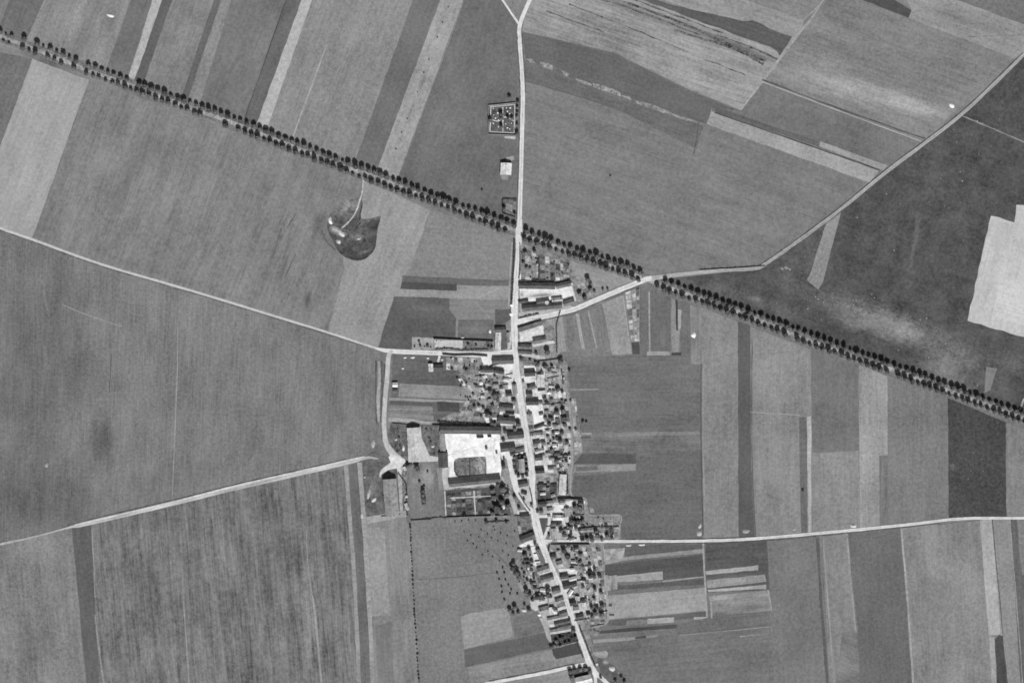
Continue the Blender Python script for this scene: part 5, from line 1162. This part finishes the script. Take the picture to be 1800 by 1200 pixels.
for (x, y, rx, ry, h, g, l, rz) in [
    (195, 28, 7, 3.4, 1.6, 236, 'white chalk heap in a strip at the upper left edge', 20), (1673, 186, 5, 3.4, 1.6, 250, 'white chalk heap beside the road in the upper right', 40),
    (1219, 589, 4.4, 5, 2, 255, 'bright white heap east of the allotments', 0), (899, 536, 3, 3, 2, 250, 'white round heap at the roadside, northern of two', 0), (898, 552, 3.4, 3.2, 2, 250, 'white round heap at the roadside, southern of two', 0),
    (861, 582, 2.6, 4.2, 2, 240, 'white oval heap behind the corner barn', 0), (813, 593, 3.4, 2, 1.4, 206, 'pale heap against the garden wall', 0),
    (712, 628, 3, 2, 1.4, 214, 'pale heap beside the lane, westernmost of three', 0), (725, 628, 4, 2.2, 1.4, 214, 'pale heap beside the lane, middle of three', 0), (752, 629, 3, 2.2, 1.4, 214, 'pale heap beside the lane, easternmost of three', 0), (708, 647, 2.6, 2.2, 1.6, 206, 'pale heap in the field south of the lane', 0),
    (777, 632, 2.4, 2, 1.4, 220, 'pale heap at the lone cottage gate', 0), (656, 779, 4, 8, 1.6, 176, 'pale grey heap in the field west of the lane', 0), (696, 772, 2.4, 2.4, 1.4, 206, 'small white heap west of the broad white barn', 0), (709, 787, 2.4, 5.4, 1.4, 214, 'slender white heap west of the broad white barn', 0), (761, 784, 3, 3, 1.4, 206, 'white heap between broad barn and farm court', 0),
    (82, 817, 3.4, 4.4, 1, 158, 'pale heap in the dark west field', 0), (1230, 924, 3.4, 5, 1.6, 190, 'pale heap north of the east road, upper one', 20), (1229, 937, 4.4, 5, 1.6, 184, 'pale heap north of the east road, lower one', 20), (1500, 924, 6, 3, 1.4, 206, 'pale heap at the bend of the east road', 0),
    (1311, 933, 7, 4, 1.0, 156, 'low pale heap at the foot of the dark strip', 0), (1049, 1166, 3, 3, 1.4, 206, 'pale heap by the south junction, near the road', 0), (1076, 1174, 6, 5, 1.8, 200, 'pale heap by the south junction, in the rough ground', 20), (1081, 1196, 4, 3, 1.4, 190, 'pale heap by the south junction, lowest one', 20),
    (886, 868 - 0, 2.6, 1.8, 1.6, 214, 'small white heap among the farm trees, upper one', 0), (884, 891, 4, 4, 1.6, 226, 'white heap among the farm trees, lower one', 0), (636, 906, 2.4, 6, 1.4, 200, 'pale heap at the corner of the twin tracks', 0), (657, 878, 3.4, 6, 1.6, 206, 'white heap west of the big pale barn', 40), (648, 868, 3, 9, 1.2, 172, 'grey chalk heap west of the big pale barn', 10), (641, 838, 2, 2.6, 1, 180, 'tiny pale heap in the rough plot by the lane bend', 0),
    (948, 1080, 3, 3, 1.6, 250, 'bright white heap by the south-west gardens', 0), (921, 1072, 5, 3.4, 1.4, 196, 'pale heap among the trees by the orchard', 20), (1395, 930, 3, 2, .8, 170, 'faint pale heap beside the east road', 0),
    (580, 388, 3, 7, 1.6, 236, 'white chalk heap on the west rim of the pit', -20), (600, 411, 8, 4, 1.4, 214, 'white chalk bank inside the pit', 45), (594, 425, 5, 4, 1.4, 206, 'white chalk heap on the south-west slope of the pit', 0), (630, 419, 4, 3, 1.2, 180, 'small chalk heap in the middle of the pit', 0), (1105, 958, 5, 2, 1, 206, 'pale heap below the east road, western one', 0), (1128, 957, 6, 2, 1, 214, 'pale heap below the east road, eastern one', 0)]:
    heap(x, y, rx, ry, h, g, l, rz)
for o in [o for o in COL.objects if o.name.startswith('chalk_heap')]:
    h = _bvh.ray_cast(Vector((o.location.x, o.location.y, 50)), Vector((0, 0, -1)))
    if h[0] is not None: o.location.z = h[0].z - .2
def grave(x, y, w, l, rz, label):
    X, Y = W(x, y); r = empty('grave', (X, Y, 0), -R(rz))
    sl = link('slab', unit_box('slab'), wall_mat(236), r); sl.scale = (w * S * .62, l * S * .68, .7)
    hd = link('headstone', unit_box('headstone'), wall_mat(220), r); hd.scale = (w * S * .5, .35, 1.5); hd.location = (0, l * S * .34 - .3, 0)
    tag(r, label, 'grave', 'graves in the cemetery')
GR = [(875, 199, 3.6, 4), (871, 208, 3.4, 3.6), (867, 217, 3, 4), (876, 211, 2.6, 3), (892, 196, 3.4, 3.6), (896, 200, 3.4, 3), (897, 190, 4, 4), (867, 191, 2.4, 3), (876, 223, 2, 4), (892, 225, 4, 3), (896, 227, 3, 2.6), (889, 218, 2, 3.4), (884, 212, 3.6, 2.6), (899, 217, 2, 3), (868, 202, 2, 2.4), (890, 190, 2.4, 3)]
for k, (x, y, w, l) in enumerate(sorted(GR, key=lambda t: (t[1], t[0]))):
    grave(x, y, w, l, random.uniform(-8, 8), 'white stone grave in the cemetery, %s counting down from the north wall' % ordn(k + 1))

# ------------------------------------------------------------------ bushes and fruit trees scattered through the gardens
def scatter(q, n, seed, where, rmin=1.0, rmax=2.2):
    rnd = random.Random(seed); pts = []
    for _ in range(n):
        u, v = rnd.random(), rnd.random()
        a = Vector(q[0]).lerp(Vector(q[1]), u); b = Vector(q[3]).lerp(Vector(q[2]), u); p = a.lerp(b, v); pts.append((p[1], p[0], rnd.uniform(rmin, rmax)))
    for k, (y, x, r) in enumerate(sorted(pts)):
        bush('garden_bush', x, y, r, 'dark bush, %s from the top in %s' % (ordn(k + 1), where), 'bushes in the gardens', 'bush')
scatter([(916, 438), (1000, 464), (1001, 491), (916, 491)], 22, 31, 'the cottage garden below the avenue')
scatter([(958, 642), (990, 640), (1004, 770), (962, 770)], 22, 32, 'the upper east gardens')
scatter([(962, 772), (1006, 772), (1002, 832), (974, 832)], 16, 33, 'the gardens north of the long white shed')
scatter([(798, 657), (886, 660), (876, 735), (806, 730)], 24, 34, 'the gardens north of the farm')
scatter([(784, 627), (842, 629), (842, 652), (784, 650)], 12, 35, 'the gardens south of the walled lane')
scatter([(784, 866), (862, 860), (866, 902), (785, 907)], 12, 36, 'the walled kitchen garden', .8, 1.6)
scatter([(1004, 907), (1086, 908), (1088, 944), (1022, 946)], 14, 37, 'the gardens beside the east road')
scatter([(985, 960), (1056, 960), (1060, 1002), (1012, 1004)], 12, 38, 'the gardens below the east road')
scatter([(1018, 1008), (1062, 1006), (1064, 1080), (1036, 1082)], 10, 39, 'the lower east gardens')
scatter([(908, 970), (932, 966), (960, 1055), (925, 1055)], 14, 40, 'the gardens by the orchard')
scatter([(968, 1114), (1004, 1108), (1012, 1128), (972, 1136)], 9, 41, 'the dark garden at the south end', 1.2, 2.6)
scatter([(944, 854), (979, 852), (978, 878), (945, 880)], 9, 42, 'the dark garden east of the street', 1.0, 2.0)
scatter([(690, 748), (714, 750), (714, 800), (696, 800)], 7, 43, 'the rough plot west of the broad white barn', 1, 2)
scatter([(738, 750), (770, 750), (770, 798), (756, 798)], 7, 44, 'the rough plot beside the farm court', 1, 2)
scatter([(728, 596), (866, 600), (866, 613), (728, 612)], 12, 45, 'the gardens north of the walled lane', .8, 1.6)
